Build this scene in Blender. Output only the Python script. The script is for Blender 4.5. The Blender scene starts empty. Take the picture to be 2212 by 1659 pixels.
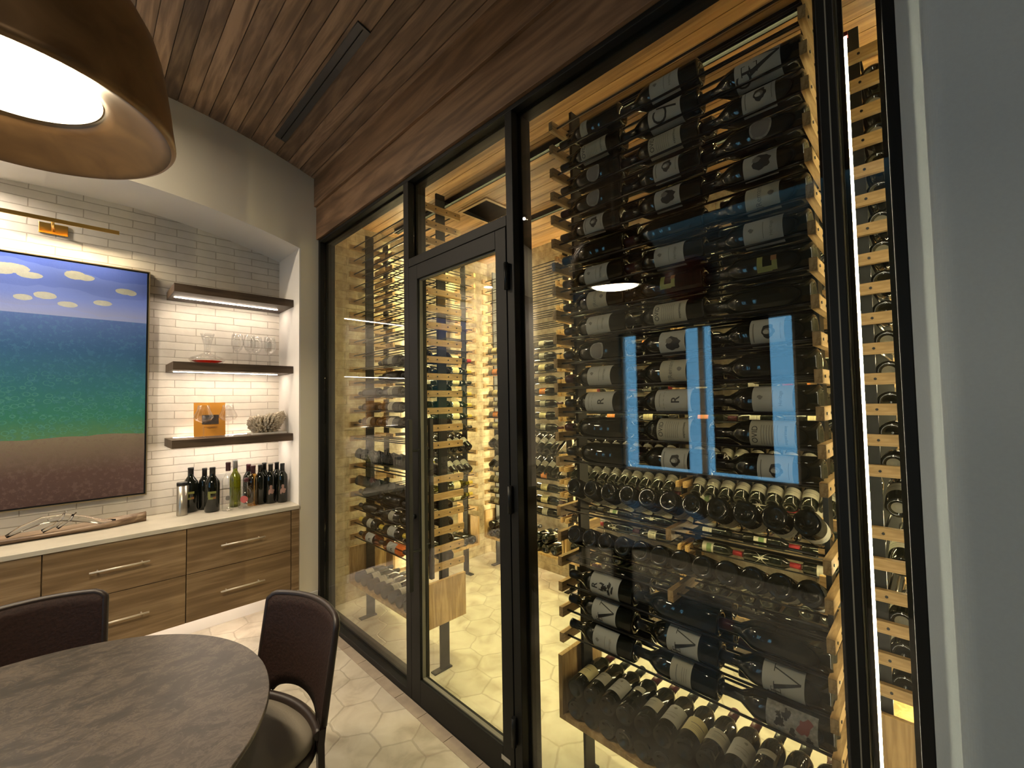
import bpy, math, random
from mathutils import Vector, Matrix
R = math.radians
rnd = random.Random(7)
C = bpy.context.scene.collection
sc = bpy.context.scene

# ------------------------------------------------------------------ camera
YAW, PITCH, ROLL, FPX, CAMH = R(45.24), R(2.336), R(-1.003), 928.0, 1.65
fw = Vector((math.sin(YAW) * math.cos(PITCH), math.cos(YAW) * math.cos(PITCH), math.sin(PITCH)))
r0 = Vector((math.cos(YAW), -math.sin(YAW), 0)); u0 = r0.cross(fw)
rt = math.cos(ROLL) * r0 + math.sin(ROLL) * u0
up = -math.sin(ROLL) * r0 + math.cos(ROLL) * u0
cam = bpy.data.cameras.new('camera'); camo = bpy.data.objects.new('camera', cam); C.objects.link(camo)
cam.sensor_width = 36; cam.lens = FPX / 2212 * 36; cam.clip_start = 0.02; cam.clip_end = 60
camo.matrix_world = Matrix(((rt.x, up.x, -fw.x, 0), (rt.y, up.y, -fw.y, 0), (rt.z, up.z, -fw.z, CAMH), (0, 0, 0, 1)))
sc.camera = camo

# ------------------------------------------------------------------ world, exposure
w = bpy.data.worlds.new('dusk'); sc.world = w; w.use_nodes = True
w.node_tree.nodes['Background'].inputs[0].default_value = (0.22, 0.58, 1.0, 1)
w.node_tree.nodes['Background'].inputs[1].default_value = 2.1
sc.view_settings.view_transform = 'Standard'; sc.view_settings.look = 'None'
sc.view_settings.exposure = 1.5; sc.view_settings.gamma = 1.0; sc.view_settings.use_curve_mapping = False
try:
    sc.cycles.use_denoising = True; sc.cycles.max_bounces = 10; sc.cycles.transparent_max_bounces = 24
    sc.cycles.transmission_bounces = 10; sc.cycles.sample_clamp_indirect = 6.0
    sc.cycles.caustics_reflective = False; sc.cycles.caustics_refractive = False
except Exception:
    pass

def area(name, loc, size, power, color, direction=(0, 0, -1), sy=None, shape=None):
    l = bpy.data.lights.new(name, 'AREA'); l.energy = power; l.color = color; l.size = size
    l.shape = shape or ('RECTANGLE' if sy else 'SQUARE')
    if sy: l.size_y = sy
    o = bpy.data.objects.new(name, l); C.objects.link(o); o.location = loc
    o.rotation_euler = Vector(direction).to_track_quat('-Z', 'Y').to_euler()
    return o
WARM = (1.0, 0.72, 0.42); CELL = (1.0, 0.84, 0.50); NICHE = (1.0, 0.83, 0.66)
P_PEND, P_FILL = 12.0, 15.0
E_CELL, E_TRACK, E_SHELF, E_PIC, E_TOE = 78.0, 250.0, 31.0, 80.0, 13.0
# added unseen fill lamps that brighten the room (their light; the trims are built further down)
FILL_CANS = [(0.15, -0.95, 3.69), (-0.60, 3.12, 3.64)]
for i, c in enumerate(FILL_CANS):
    l_ = area('downlight_lamp', (c[0], c[1], c[2] - 0.02), 0.09, P_FILL * (0.25, 1.0)[i], (1, 0.83, 0.62), shape='DISK'); l_.data.spread = R((170, 170)[i])

NICHE_FILL = (-0.62, 3.70, 3.008)  # added fill lamp that brightens the upper niche
l_ = area('downlight_lamp', (NICHE_FILL[0], NICHE_FILL[1], NICHE_FILL[2] - .012), 0.08, 5.0, (1, 0.86, 0.70), shape='DISK'); l_.data.spread = R(175)
# ------------------------------------------------------------------ material helpers
class NT:
    def __init__(s, m): s.t = m.node_tree; s.m = m
    def n(s, typ, **k):
        nd = s.t.nodes.new(typ)
        for a, v in k.items():
            if a.startswith('i_'):
                key = a[2:]
                nd.inputs[int(key) if key.isdigit() else key.replace('_', ' ')].default_value = v
            else: setattr(nd, a, v)
        return nd
    def l(s, a, b): s.t.links.new(a, b)
    def math(s, op, a, b=None, c=None):
        nd = s.t.nodes.new('ShaderNodeMath'); nd.operation = op
        for i, v in enumerate((a, b, c)):
            if v is None: continue
            if isinstance(v, (int, float)): nd.inputs[i].default_value = v
            else: s.l(v, nd.inputs[i])
        return nd.outputs[0]
    def vmath(s, op, a, b=None):
        nd = s.t.nodes.new('ShaderNodeVectorMath'); nd.operation = op
        for i, v in enumerate((a, b)):
            if v is None: continue
            if isinstance(v, tuple): nd.inputs[i].default_value = v
            else: s.l(v, nd.inputs[i])
        return nd
    def ramp(s, fac, stops):
        nd = s.t.nodes.new('ShaderNodeValToRGB'); cr = nd.color_ramp
        while len(cr.elements) < len(stops): cr.elements.new(0.5)
        for e, (p, c) in zip(cr.elements, stops): e.position = p; e.color = (*c, 1)
        s.l(fac, nd.inputs[0]); return nd.outputs[0]
    def mix(s, fac, a, b, typ='MIX'):
        nd = s.t.nodes.new('ShaderNodeMix'); nd.data_type = 'RGBA'; nd.blend_type = typ
        for sock, v in ((nd.inputs[0], fac), (nd.inputs[6], a), (nd.inputs[7], b)):
            if isinstance(v, (int, float)): sock.default_value = v
            elif isinstance(v, tuple): sock.default_value = (*v, 1)
            else: s.l(v, sock)
        return nd.outputs[2]
def base_mat(name, col=(0.5, 0.5, 0.5), rough=0.5, metal=0.0, spec=0.5, **k):
    m = bpy.data.materials.new(name); m.use_nodes = True
    b = m.node_tree.nodes['Principled BSDF']
    b.inputs['Base Color'].default_value = (*col, 1); b.inputs['Roughness'].default_value = rough
    b.inputs['Metallic'].default_value = metal; b.inputs['Specular IOR Level'].default_value = spec
    for kk, v in k.items(): b.inputs[kk.replace('_', ' ')].default_value = v
    return m, NT(m), b
def simple(name, col, rough=0.5, metal=0.0, spec=0.5, var=0.0, scale=20.0, bump=0.0, **k):
    m, t, b = base_mat(name, col, rough, metal, spec, **k)
    tc = t.n('ShaderNodeTexCoord'); nz = t.n('ShaderNodeTexNoise', i_Scale=scale, i_Detail=4.0)
    t.l(tc.outputs['Object'], nz.inputs['Vector'])
    if var > 0:
        lo = tuple(c * (1 - var) for c in col); hi = tuple(min(1, c * (1 + var)) for c in col)
        t.l(t.ramp(nz.outputs[0], [(0.3, lo), (0.7, hi)]), b.inputs['Base Color'])
    if bump > 0:
        bp = t.n('ShaderNodeBump', i_Strength=bump, i_Distance=0.01); t.l(nz.outputs[0], bp.inputs['Height'])
        t.l(bp.outputs[0], b.inputs['Normal'])
    return m
def emit(name, col, strength):
    m = bpy.data.materials.new(name); m.use_nodes = True; t = m.node_tree
    t.nodes.remove(t.nodes['Principled BSDF']); e = t.nodes.new('ShaderNodeEmission')
    e.inputs[0].default_value = (*col, 1); e.inputs[1].default_value = strength
    t.links.new(e.outputs[0], t.nodes['Material Output'].inputs[0]); return m
def wood(name, c1, c2, axis='X', scale=6.0, rough=0.5, bump=0.08, stretch=14.0, plank=None, tc_kind='Object', dark=0.55, spec=0.4, swirl=1.2, gloss_var=0.0):
    """grain stretched along axis; plank=(axis index, width) gives each board its own tone"""
    m, t, b = base_mat(name, c1, rough, 0, spec)
    tc = t.n('ShaderNodeTexCoord'); src = tc.outputs[tc_kind]
    sep = t.n('ShaderNodeSeparateXYZ'); t.l(src, sep.inputs[0])
    vec = src
    if plank:
        idx = t.math('FLOOR', t.math('DIVIDE', sep.outputs[plank[0]], plank[1]))
        wn = t.n('ShaderNodeTexWhiteNoise', noise_dimensions='1D'); t.l(idx, wn.inputs['W'])
        cmb = t.n('ShaderNodeVectorMath', operation='SCALE'); cmb.inputs[3].default_value = 13.7
        t.l(wn.outputs['Color'], cmb.inputs[0]); vec = t.vmath('ADD', src, cmb.outputs[0]).outputs[0]
    s3 = [scale * stretch / 4] * 3; s3['XYZ'.index(axis)] = scale / 4
    mp = t.n('ShaderNodeMapping'); mp.inputs['Scale'].default_value = s3; t.l(vec, mp.inputs[0])
    nz = t.n('ShaderNodeTexNoise', i_Scale=1.0, i_Detail=6.0, i_Distortion=swirl); t.l(mp.outputs[0], nz.inputs['Vector'])
    nz2 = t.n('ShaderNodeTexNoise', i_Scale=3.1, i_Detail=8.0); t.l(mp.outputs[0], nz2.inputs['Vector'])
    f = t.math('ADD', t.math('MULTIPLY', nz.outputs[0], 0.7), t.math('MULTIPLY', nz2.outputs[0], 0.3))
    col = t.ramp(f, [(0.36, tuple(c * dark for c in c1)), (0.47, c1), (0.62, c2)])
    if plank:
        tone = t.math('ADD', t.math('MULTIPLY', wn.outputs['Value'], 0.75), 0.62)
        sc3 = t.n('ShaderNodeCombineColor'); [t.l(tone, sc3.inputs[i]) for i in range(3)]
        col = t.mix(1.0, col, sc3.outputs[0], 'MULTIPLY')
    t.l(col, b.inputs['Base Color'])
    bp = t.n('ShaderNodeBump', i_Strength=bump, i_Distance=0.01); t.l(f, bp.inputs['Height']); t.l(bp.outputs[0], b.inputs['Normal'])
    if gloss_var: t.l(t.math('ADD', t.math('MULTIPLY', f, gloss_var), rough - gloss_var / 2), b.inputs['Roughness'])
    return m
def pane_mat(name, tint=(0.90, 0.905, 0.875), f0=0.055):
    m = bpy.data.materials.new(name); m.use_nodes = True; t = NT(m)
    t.t.nodes.remove(t.t.nodes['Principled BSDF'])
    tr = t.n('ShaderNodeBsdfTransparent'); tr.inputs[0].default_value = (*tint, 1)
    gl = t.n('ShaderNodeBsdfGlossy', i_Roughness=0.0); ge = t.n('ShaderNodeNewGeometry')
    cs = t.math('ABSOLUTE', t.vmath('DOT_PRODUCT', ge.outputs['Incoming'], ge.outputs['Normal']).outputs['Value'])
    fr = t.math('ADD', t.math('MULTIPLY', t.math('POWER', t.math('SUBTRACT', 1.0, cs), 5.0), 1 - f0), f0)
    mx = t.n('ShaderNodeMixShader'); t.l(fr, mx.inputs[0]); t.l(tr.outputs[0], mx.inputs[1]); t.l(gl.outputs[0], mx.inputs[2])
    t.l(mx.outputs[0], t.t.nodes['Material Output'].inputs[0]); return m
def glass(name, col=(1, 1, 1), rough=0.0, ior=1.45, dens=None):
    m = pane_mat(name, col, 0.075); return m

M = {}
M['black'] = simple('black_metal', (0.0065, 0.0068, 0.006), 0.5, 0.0, 0.22)
M['baffle'] = simple('matt_black_baffle', (0.0025, 0.0025, 0.0025), 0.9, 0, 0.0)
M['blackm'] = simple('black_satin_metal', (0.018, 0.019, 0.018), 0.42, 0.6, 0.4)
M['steel'] = simple('black_rod_steel', (0.02, 0.02, 0.021), 0.28, 0.8, 0.5)
M['gasket'] = simple('glazing_gasket', (0.17, 0.165, 0.13), 0.6)
M['pane'] = pane_mat('window_glass')
M['oak'] = wood('oak_block', (0.40, 0.255, 0.105), (0.56, 0.38, 0.18), 'Y', 22, 0.45, 0.04, 9, dark=0.75)
M['oakx'] = wood('oak_panel', (0.40, 0.255, 0.105), (0.56, 0.38, 0.18), 'Z', 12, 0.45, 0.04, 9, dark=0.75)
M['ceil'] = wood('stained_ceiling_planks', (0.175, 0.110, 0.070), (0.30, 0.195, 0.124), 'Y', 6.0, 0.42, 0.12, 11, plank=(0, 0.085), dark=0.72, swirl=1.5, gloss_var=0.2)
M['fascia'] = wood('stained_fascia_boards', (0.165, 0.095, 0.052), (0.28, 0.170, 0.096), 'Y', 4.0, 0.5, 0.15, 9, dark=0.7, swirl=2.2)
M['cceil'] = wood('cellar_ceiling_planks', (0.30, 0.165, 0.062), (0.46, 0.28, 0.115), 'Y', 3.4, 0.5, 0.15, 15, plank=(0, 0.105), dark=0.6, swirl=1.6)
M['cab'] = wood('cabinet_veneer', (0.215, 0.138, 0.070), (0.34, 0.235, 0.132), 'X', 5.0, 0.42, 0.04, 17, dark=0.82, swirl=0.9)
M['cabdark'] = simple('cabinet_gap', (0.03, 0.015, 0.007), 0.7)
M['shelf'] = wood('shelf_oak', (0.060, 0.039, 0.024), (0.105, 0.071, 0.045), 'X', 6, 0.5, 0.05, 12, dark=0.7)
M['white'] = simple('white_plaster', (0.80, 0.77, 0.72), 0.75, bump=0.03, scale=60)
M['taupe'] = simple('taupe_plaster', (0.70, 0.66, 0.54), 0.85, bump=0.03, scale=80)
M['grey'] = simple('grey_plaster', (0.30, 0.355, 0.385), 0.9, var=0.02, bump=0.02, scale=160)
M['base'] = simple('baseboard_paint', (0.62, 0.60, 0.56), 0.5)
M['brass'] = simple('brushed_brass', (0.72, 0.47, 0.13), 0.28, 1.0)
M['nickel'] = simple('pale_pull_metal', (0.72, 0.64, 0.52), 0.4, 0.45)
M['paper'] = simple('cream_label_paper', (0.40, 0.38, 0.30), 0.7)
M['paperw'] = simple('white_label_paper', (0.40, 0.395, 0.36), 0.7)
M['papery'] = simple('yellowed_label_paper', (0.62, 0.55, 0.30), 0.7)
M['papero'] = simple('orange_label_paper', (0.72, 0.25, 0.05), 0.6)
M['papergrey'] = simple('grey_label_paper', (0.25, 0.24, 0.22), 0.7, var=0.4, scale=90)
M['ink'] = simple('black_ink', (0.012, 0.011, 0.012), 0.6)
M['inkgrey'] = simple('grey_ink', (0.17, 0.16, 0.145), 0.7)
M['inkred'] = simple('red_ink', (0.20, 0.04, 0.035), 0.6)
M['inkgreen'] = simple('green_ink', (0.10, 0.16, 0.06), 0.6)
M['inkolive'] = simple('olive_yellow_paint', (0.25, 0.26, 0.07), 0.5)
M['inkorange'] = simple('orange_paint', (0.30, 0.14, 0.05), 0.5)
M['skin'] = simple('figure_ink', (0.30, 0.175, 0.14), 0.6)
M['bglass'] = simple('dark_bottle_glass', (0.006, 0.0075, 0.005), 0.06, 0, 0.6)
M['bbrown'] = simple('amber_bottle_glass', (0.045, 0.018, 0.006), 0.07, 0, 0.6)
M['bgreen'] = glass('green_bottle_glass', (0.42, 0.45, 0.06), 0.03)
M['crystal'] = None
M['rose'] = glass('rose_wine_glass', (0.66, 0.36, 0.22), 0.03)
M['clear'] = glass('clear_glass', (0.985, 0.985, 0.98), 0.0)
M['gold'] = glass('golden_spirit_glass', (0.85, 0.62, 0.25), 0.02)
M['capblack'] = simple('black_capsule', (0.010, 0.010, 0.011), 0.28)
M['capred'] = simple('red_capsule', (0.42, 0.03, 0.04), 0.3)
M['capyellow'] = simple('yellow_capsule', (0.62, 0.46, 0.06), 0.3)
M['capplum'] = simple('plum_capsule', (0.06, 0.012, 0.018), 0.3)
M['capsilver'] = simple('grey_capsule', (0.35, 0.36, 0.36), 0.3, 0.5)
M['butt'] = simple('grey_punt_sticker', (0.30, 0.29, 0.24), 0.6)
M['chairweb'] = simple('woven_dark_leather', (0.020, 0.0082, 0.006), 0.7, spec=0.25, var=0.3, scale=90, bump=0.3)
M['leather'] = simple('dark_leather_trim', (0.018, 0.010, 0.0075), 0.45, var=0.2, scale=60)
M['cushion'] = simple('taupe_cushion', (0.20, 0.175, 0.135), 0.85, bump=0.1, scale=200)
M['led'] = emit('cellar_led', CELL, E_CELL)
M['ledw'] = emit('front_cellar_led', (1.0, 0.91, 0.66), 38.0)
M['ledtrack'] = emit('track_led', (1.0, 0.89, 0.42), E_TRACK)
M['ledshelf'] = emit('shelf_led', NICHE, E_SHELF)
M['ledtop'] = emit('shelf_top_led', NICHE, E_SHELF * 0.3)
M['ledpic'] = emit('picture_led', (1, 0.80, 0.50), E_PIC)
M['ledtoe'] = emit('toe_led', NICHE, E_TOE)
M['diff'] = emit('lamp_diffuser', (1.0, 0.86, 0.56), 1.5)
M['blue_dot'] = emit('indicator_light', (0.05, 0.08, 1.0), 3.0)

def real_glass(name):
    m, t, b = base_mat(name, (1, 1, 1), 0.0, 0, 0.5); b.inputs['Transmission Weight'].default_value = 1; b.inputs['IOR'].default_value = 1.45; return m
M['crystal'] = real_glass('solid_blown_glass')
def mk_bronze(name='aged_bronze', k=1.0, mt=0.3):
    m, t, b = base_mat(name, (0.20, 0.11, 0.04), 0.36, mt)
    tc = t.n('ShaderNodeTexCoord'); nz = t.n('ShaderNodeTexNoise', i_Scale=8.0, i_Detail=7.0, i_Distortion=0.8); t.l(tc.outputs['Object'], nz.inputs[0])
    t.l(t.ramp(nz.outputs[0], [(0.3, (0.12 * k, 0.066 * k, 0.028 * k)), (0.7, (0.22 * k, 0.128 * k, 0.055 * k))]), b.inputs['Base Color'])
    t.l(t.math('ADD', t.math('MULTIPLY', nz.outputs[0], 0.2), 0.28), b.inputs['Roughness']); return m
M['bronze'] = mk_bronze(k=1.35); M['bronze_inner'] = mk_bronze('dark_patinated_bronze', 0.42, 0.5)  # inner copy darkened in colour to subdue the lamp glow on it
def mk_brick():
    m, t, b = base_mat('whitewashed_long_brick', (0.6, 0.57, 0.5), 0.8)
    tc = t.n('ShaderNodeTexCoord'); nz = t.n('ShaderNodeTexNoise', i_Scale=9.0, i_Detail=3.0); t.l(tc.outputs['Object'], nz.inputs['Vector'])
    mp = t.n('ShaderNodeMapping'); mp.inputs['Rotation'].default_value = (R(90), 0, 0); t.l(tc.outputs['Object'], mp.inputs[0])
    off = t.vmath('MULTIPLY', t.vmath('SUBTRACT', nz.outputs['Color'], (0.5, 0.5, 0.5)).outputs[0], (0.012, 0.010, 0.01)).outputs[0]
    v = t.vmath('ADD', mp.outputs[0], off).outputs[0]
    br = t.n('ShaderNodeTexBrick', offset=0.5, i_Scale=1.0, i_Mortar_Size=0.0032, i_Mortar_Smooth=0.35, i_Bias=0.0, i_Brick_Width=0.245, i_Row_Height=0.056)
    br.inputs['Color1'].default_value = (0.78, 0.73, 0.64, 1); br.inputs['Color2'].default_value = (0.68, 0.63, 0.55, 1); br.inputs['Mortar'].default_value = (0.38, 0.33, 0.26, 1)
    t.l(v, br.inputs['Vector']); n2 = t.n('ShaderNodeTexNoise', i_Scale=14.0, i_Detail=5.0); t.l(tc.outputs['Object'], n2.inputs[0])
    t.l(t.mix(0.25, br.outputs['Color'], t.ramp(n2.outputs[0], [(0.3, (0.58, 0.53, 0.46)), (0.7, (0.85, 0.80, 0.71))])), b.inputs['Base Color'])
    h = t.math('ADD', t.math('MULTIPLY', br.outputs['Fac'], -1.0), t.math('MULTIPLY', n2.outputs[0], 0.35))
    bp = t.n('ShaderNodeBump', i_Strength=0.55, i_Distance=0.008); t.l(h, bp.inputs['Height']); t.l(bp.outputs[0], b.inputs['Normal']); return m
M['brick'] = mk_brick()
def mk_stone():
    m, t, b = base_mat('rough_stone_cladding', (0.5, 0.44, 0.3), 0.9)
    tc = t.n('ShaderNodeTexCoord'); n1 = t.n('ShaderNodeTexNoise', i_Scale=10.0, i_Detail=8.0, i_Roughness=0.65); t.l(tc.outputs['Object'], n1.inputs[0])
    sx = t.n('ShaderNodeSeparateXYZ'); t.l(tc.outputs['Object'], sx.inputs[0])
    cb = t.n('ShaderNodeCombineXYZ'); t.l(t.math('ADD', sx.outputs[0], sx.outputs[1]), cb.inputs[0]); t.l(sx.outputs[2], cb.inputs[1])
    br = t.n('ShaderNodeTexBrick', offset=0.5, i_Scale=1.0, i_Mortar_Size=0.003, i_Mortar_Smooth=0.6, i_Brick_Width=0.17, i_Row_Height=0.075)
    for k, c in (('Color1', (0.62, 0.54, 0.37)), ('Color2', (0.50, 0.42, 0.27)), ('Mortar', (0.34, 0.28, 0.17))): br.inputs[k].default_value = (*c, 1)
    t.l(cb.outputs[0], br.inputs['Vector'])
    t.l(t.mix(0.65, br.outputs['Color'], t.ramp(n1.outputs[0], [(0.36, (0.22, 0.175, 0.095)), (0.62, (0.70, 0.61, 0.41))])), b.inputs['Base Color'])
    h = t.math('ADD', t.math('MULTIPLY', br.outputs['Fac'], -0.6), n1.outputs[0])
    bp = t.n('ShaderNodeBump', i_Strength=0.8, i_Distance=0.012); t.l(h, bp.inputs['Height']); t.l(bp.outputs[0], b.inputs['Normal']); return m
M['stone'] = mk_stone()
def mk_floor():
    m, t, b = base_mat('hexagon_stone_tiles', (0.5, 0.45, 0.36), 0.42, 0, 0.4)
    tc = t.n('ShaderNodeTexCoord'); n0 = t.n('ShaderNodeTexNoise', i_Scale=7.0, i_Detail=3.0); t.l(tc.outputs['Object'], n0.inputs[0])
    off = t.vmath('MULTIPLY', t.vmath('SUBTRACT', n0.outputs['Color'], (0.5, 0.5, 0.5)).outputs[0], (0.05, 0.05, 0)).outputs[0]
    S = 0.235
    p = t.vmath('DIVIDE', t.vmath('ADD', tc.outputs['Object'], off).outputs[0], (S, S, 1)).outputs[0]
    p = t.vmath('MULTIPLY', p, (1, 1, 0)).outputs[0]
    s = (1.0, 1.7320508, 1.0); hs = (0.5, 0.8660254, 0.5)
    def cell(q):
        nd = t.n('ShaderNodeVectorMath', operation='WRAP'); t.l(q, nd.inputs[0])
        nd.inputs[1].default_value = hs; nd.inputs[2].default_value = tuple(-x for x in hs); return nd.outputs[0]
    a = cell(p); bb = cell(t.vmath('SUBTRACT', p, hs).outputs[0])
    a = t.vmath('MULTIPLY', a, (1, 1, 0)).outputs[0]; bb = t.vmath('MULTIPLY', bb, (1, 1, 0)).outputs[0]
    la = t.vmath('LENGTH', a).outputs['Value']; lb = t.vmath('LENGTH', bb).outputs['Value']
    sel = t.math('LESS_THAN', la, lb)
    mx = t.n('ShaderNodeMix', data_type='VECTOR'); t.l(sel, mx.inputs[0]); t.l(bb, mx.inputs[4]); t.l(a, mx.inputs[5]); g = mx.outputs[1]
    ag = t.vmath('ABSOLUTE', g).outputs[0]; sp = t.n('ShaderNodeSeparateXYZ'); t.l(ag, sp.inputs[0])
    d = t.math('MAXIMUM', sp.outputs[0], t.vmath('DOT_PRODUCT', ag, (0.5, 0.8660254, 0)).outputs['Value'])
    gr = t.n('ShaderNodeMapRange', interpolation_type='SMOOTHSTEP'); t.l(d, gr.inputs[0]); gr.inputs[1].default_value = 0.470; gr.inputs[2].default_value = 0.492
    idv = t.vmath('SUBTRACT', p, g).outputs[0]; wn = t.n('ShaderNodeTexWhiteNoise'); t.l(t.vmath('SNAP', t.vmath('ADD', idv, (0.1, 0.1, 0)).outputs[0], (0.25, 0.25, 1)).outputs[0], wn.inputs['Vector'])
    n1 = t.n('ShaderNodeTexNoise', i_Scale=6.0, i_Detail=7.0, i_Distortion=0.6); t.l(tc.outputs['Object'], n1.inputs[0])
    c = t.ramp(n1.outputs[0], [(0.3, (0.36, 0.315, 0.245)), (0.5, (0.52, 0.475, 0.385)), (0.7, (0.60, 0.56, 0.47))])
    tone = t.math('ADD', t.math('MULTIPLY', wn.outputs['Value'], 0.14), 0.9); cc = t.n('ShaderNodeCombineColor'); [t.l(tone, cc.inputs[i]) for i in range(3)]
    c = t.mix(1.0, c, cc.outputs[0], 'MULTIPLY')
    c = t.mix(t.math('MULTIPLY', gr.outputs[0], 0.45), c, (0.27, 0.23, 0.17)); t.l(c, b.inputs['Base Color'])
    h = t.math('ADD', t.math('MULTIPLY', gr.outputs[0], -1.0), t.math('MULTIPLY', n1.outputs[0], 0.4))
    bp = t.n('ShaderNodeBump', i_Strength=0.35, i_Distance=0.006); t.l(h, bp.inputs['Height']); t.l(bp.outputs[0], b.inputs['Normal']); return m
M['floor'] = mk_floor()
M['border'] = simple('border_tile', (0.36, 0.30, 0.235), 0.5, var=0.15, scale=12)
def mk_marble():
    m, t, b = base_mat('brown_stone_top', (0.1, 0.08, 0.06), 0.38, 0, 0.45)
    tc = t.n('ShaderNodeTexCoord'); mp = t.n('ShaderNodeMapping'); mp.inputs['Scale'].default_value = (1, 1.6, 1); mp.inputs['Rotation'].default_value = (0, 0, R(38)); t.l(tc.outputs['Object'], mp.inputs[0])
    n1 = t.n('ShaderNodeTexNoise', i_Scale=7.0, i_Detail=10.0, i_Roughness=0.72, i_Distortion=1.0); t.l(mp.outputs[0], n1.inputs[0])
    n2 = t.n('ShaderNodeTexNoise', i_Scale=11.0, i_Detail=10.0, i_Roughness=0.75, i_Distortion=2.0); t.l(mp.outputs[0], n2.inputs[0])
    v = t.math('ABSOLUTE', t.math('SUBTRACT', n2.outputs[0], 0.5))
    vein = t.ramp(v, [(0.0, (1, 1, 1)), (0.045, (0, 0, 0)), (1, (0, 0, 0))])
    c = t.ramp(n1.outputs[0], [(0.30, (0.021, 0.017, 0.013)), (0.5, (0.040, 0.031, 0.024)), (0.72, (0.078, 0.060, 0.045))])
    msk = t.math('MULTIPLY', t.n('ShaderNodeRGBToBW').outputs[0], 1.0)
    bw = t.n('ShaderNodeRGBToBW'); t.l(vein, bw.inputs[0]); pm = t.math('MULTIPLY', bw.outputs[0], t.math('GREATER_THAN', n1.outputs[0], 0.47))
    t.l(t.mix(t.math('MULTIPLY', pm, 0.38), c, (0.17, 0.130, 0.098)), b.inputs['Base Color']); return m
M['marble'] = mk_marble()
M['quartz'] = simple('pale_quartz_counter', (0.56, 0.52, 0.43), 0.3, var=0.08, scale=9)
def mk_painting():
    m, t, b = base_mat('seascape_canvas', (0.1, 0.2, 0.5), 0.6)
    tc = t.n('ShaderNodeTexCoord'); sp = t.n('ShaderNodeSeparateXYZ'); t.l(tc.outputs['Object'], sp.inputs[0]); X, Z = sp.outputs[0], sp.outputs[2]
    nz = t.n('ShaderNodeTexNoise', i_Scale=3.2, i_Detail=3.0); t.l(tc.outputs['Object'], nz.inputs[0])
    nf = t.n('ShaderNodeTexNoise', i_Scale=38.0, i_Detail=6.0, i_Roughness=0.7); t.l(tc.outputs['Object'], nf.inputs[0])
    wob = t.math('MULTIPLY', t.math('SUBTRACT', nz.outputs[0], 0.5), 0.16)
    # sky bands
    wv = t.math('SINE', t.math('ADD', t.math('MULTIPLY', X, 7.0), t.math('MULTIPLY', Z, 5.0)))
    zz = t.math('ADD', t.math('ADD', Z, wob), t.math('MULTIPLY', wv, 0.02))
    band = t.math('FRACT', t.math('MULTIPLY', zz, 7.5))
    skyb = t.ramp(t.math('DIVIDE', t.math('SUBTRACT', Z, 2.24), 0.36), [(0.0, (0.20, 0.23, 0.38)), (0.35, (0.085, 0.14, 0.45)), (1.0, (0.028, 0.075, 0.44))])
    sky = t.mix(t.math('MULTIPLY', band, 0.3), skyb, (0.14, 0.21, 0.58))
    # clouds
    cl = None
    for cx, cz, a, c_ in [(-.30, 2.505, .075, .030), (-.335, 2.49, .05, .03), (-.225, 2.475, .055, .020), (-.03, 2.512, .05, .028), (.015, 2.505, .045, .020), (.21, 2.445, .05, .020), (.24, 2.44, .03, .018), (-.16, 2.36, .05, .022), (-.25, 2.335, .04, .018), (.10, 2.35, .045, .018), (-.06, 2.318, .045, .018)]:
        dx = t.math('DIVIDE', t.math('SUBTRACT', X, cx), a); dz = t.math('DIVIDE', t.math('SUBTRACT', Z, cz), c_)
        e = t.math('ADD', t.math('MULTIPLY', dx, dx), t.math('MULTIPLY', dz, dz)); cl = e if cl is None else t.math('MINIMUM', cl, e)
    cl = t.math('ADD', cl, t.math('MULTIPLY', t.math('SUBTRACT', nf.outputs[0], 0.5), 0.8))
    sky = t.mix(t.math('LESS_THAN', cl, 1.0), sky, t.mix(nf.outputs[0], (0.22, 0.24, 0.23), (0.40, 0.41, 0.37)))
    # sea
    sea = t.ramp(t.math('DIVIDE', t.math('SUBTRACT', t.math('ADD', Z, t.math('MULTIPLY', t.math('SUBTRACT', nf.outputs[0], .5), .14)), 1.48), 0.76),
                 [(0.0, (0.06, 0.19, 0.085)), (0.16, (0.014, 0.16, 0.11)), (0.42, (0.007, 0.115, 0.155)), (0.72, (0.010, 0.075, 0.20)), (1.0, (0.045, 0.10, 0.30))])
    vv = t.vmath('ADD', tc.outputs['Object'], t.vmath('MULTIPLY', t.vmath('SUBTRACT', nf.outputs['Color'], (0.5, 0.5, 0.5)).outputs[0], (0.012, 0.012, 0.012)).outputs[0]).outputs[0]
    vm = t.vmath('MULTIPLY', vv, (1.0, 0.0, 1.25)).outputs[0]
    vo = t.n('ShaderNodeTexVoronoi', feature='F1', i_Scale=24.0, i_Randomness=0.85); t.l(vm, vo.inputs['Vector'])
    ring = t.ramp(t.math('ABSOLUTE', t.math('SUBTRACT', vo.outputs['Distance'], 0.40)), [(0.0, (1, 1, 1)), (0.07, (0, 0, 0)), (1, (0, 0, 0))]); rb_ = t.n('ShaderNodeRGBToBW'); t.l(ring, rb_.inputs[0])
    fade = t.n('ShaderNodeMapRange'); t.l(Z, fade.inputs[0]); fade.inputs[1].default_value = 2.0; fade.inputs[2].default_value = 1.7
    sea = t.mix(t.math('MULTIPLY', t.math('MULTIPLY', rb_.outputs[0], fade.outputs[0]), t.math('MULTIPLY', nz.outputs[0], 1.0)), sea, (0.07, 0.27, 0.22))
    sea = t.mix(t.math('MULTIPLY', t.math('GREATER_THAN', nf.outputs[0], 0.56), 0.18), sea, (0.06, 0.22, 0.32))
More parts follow.
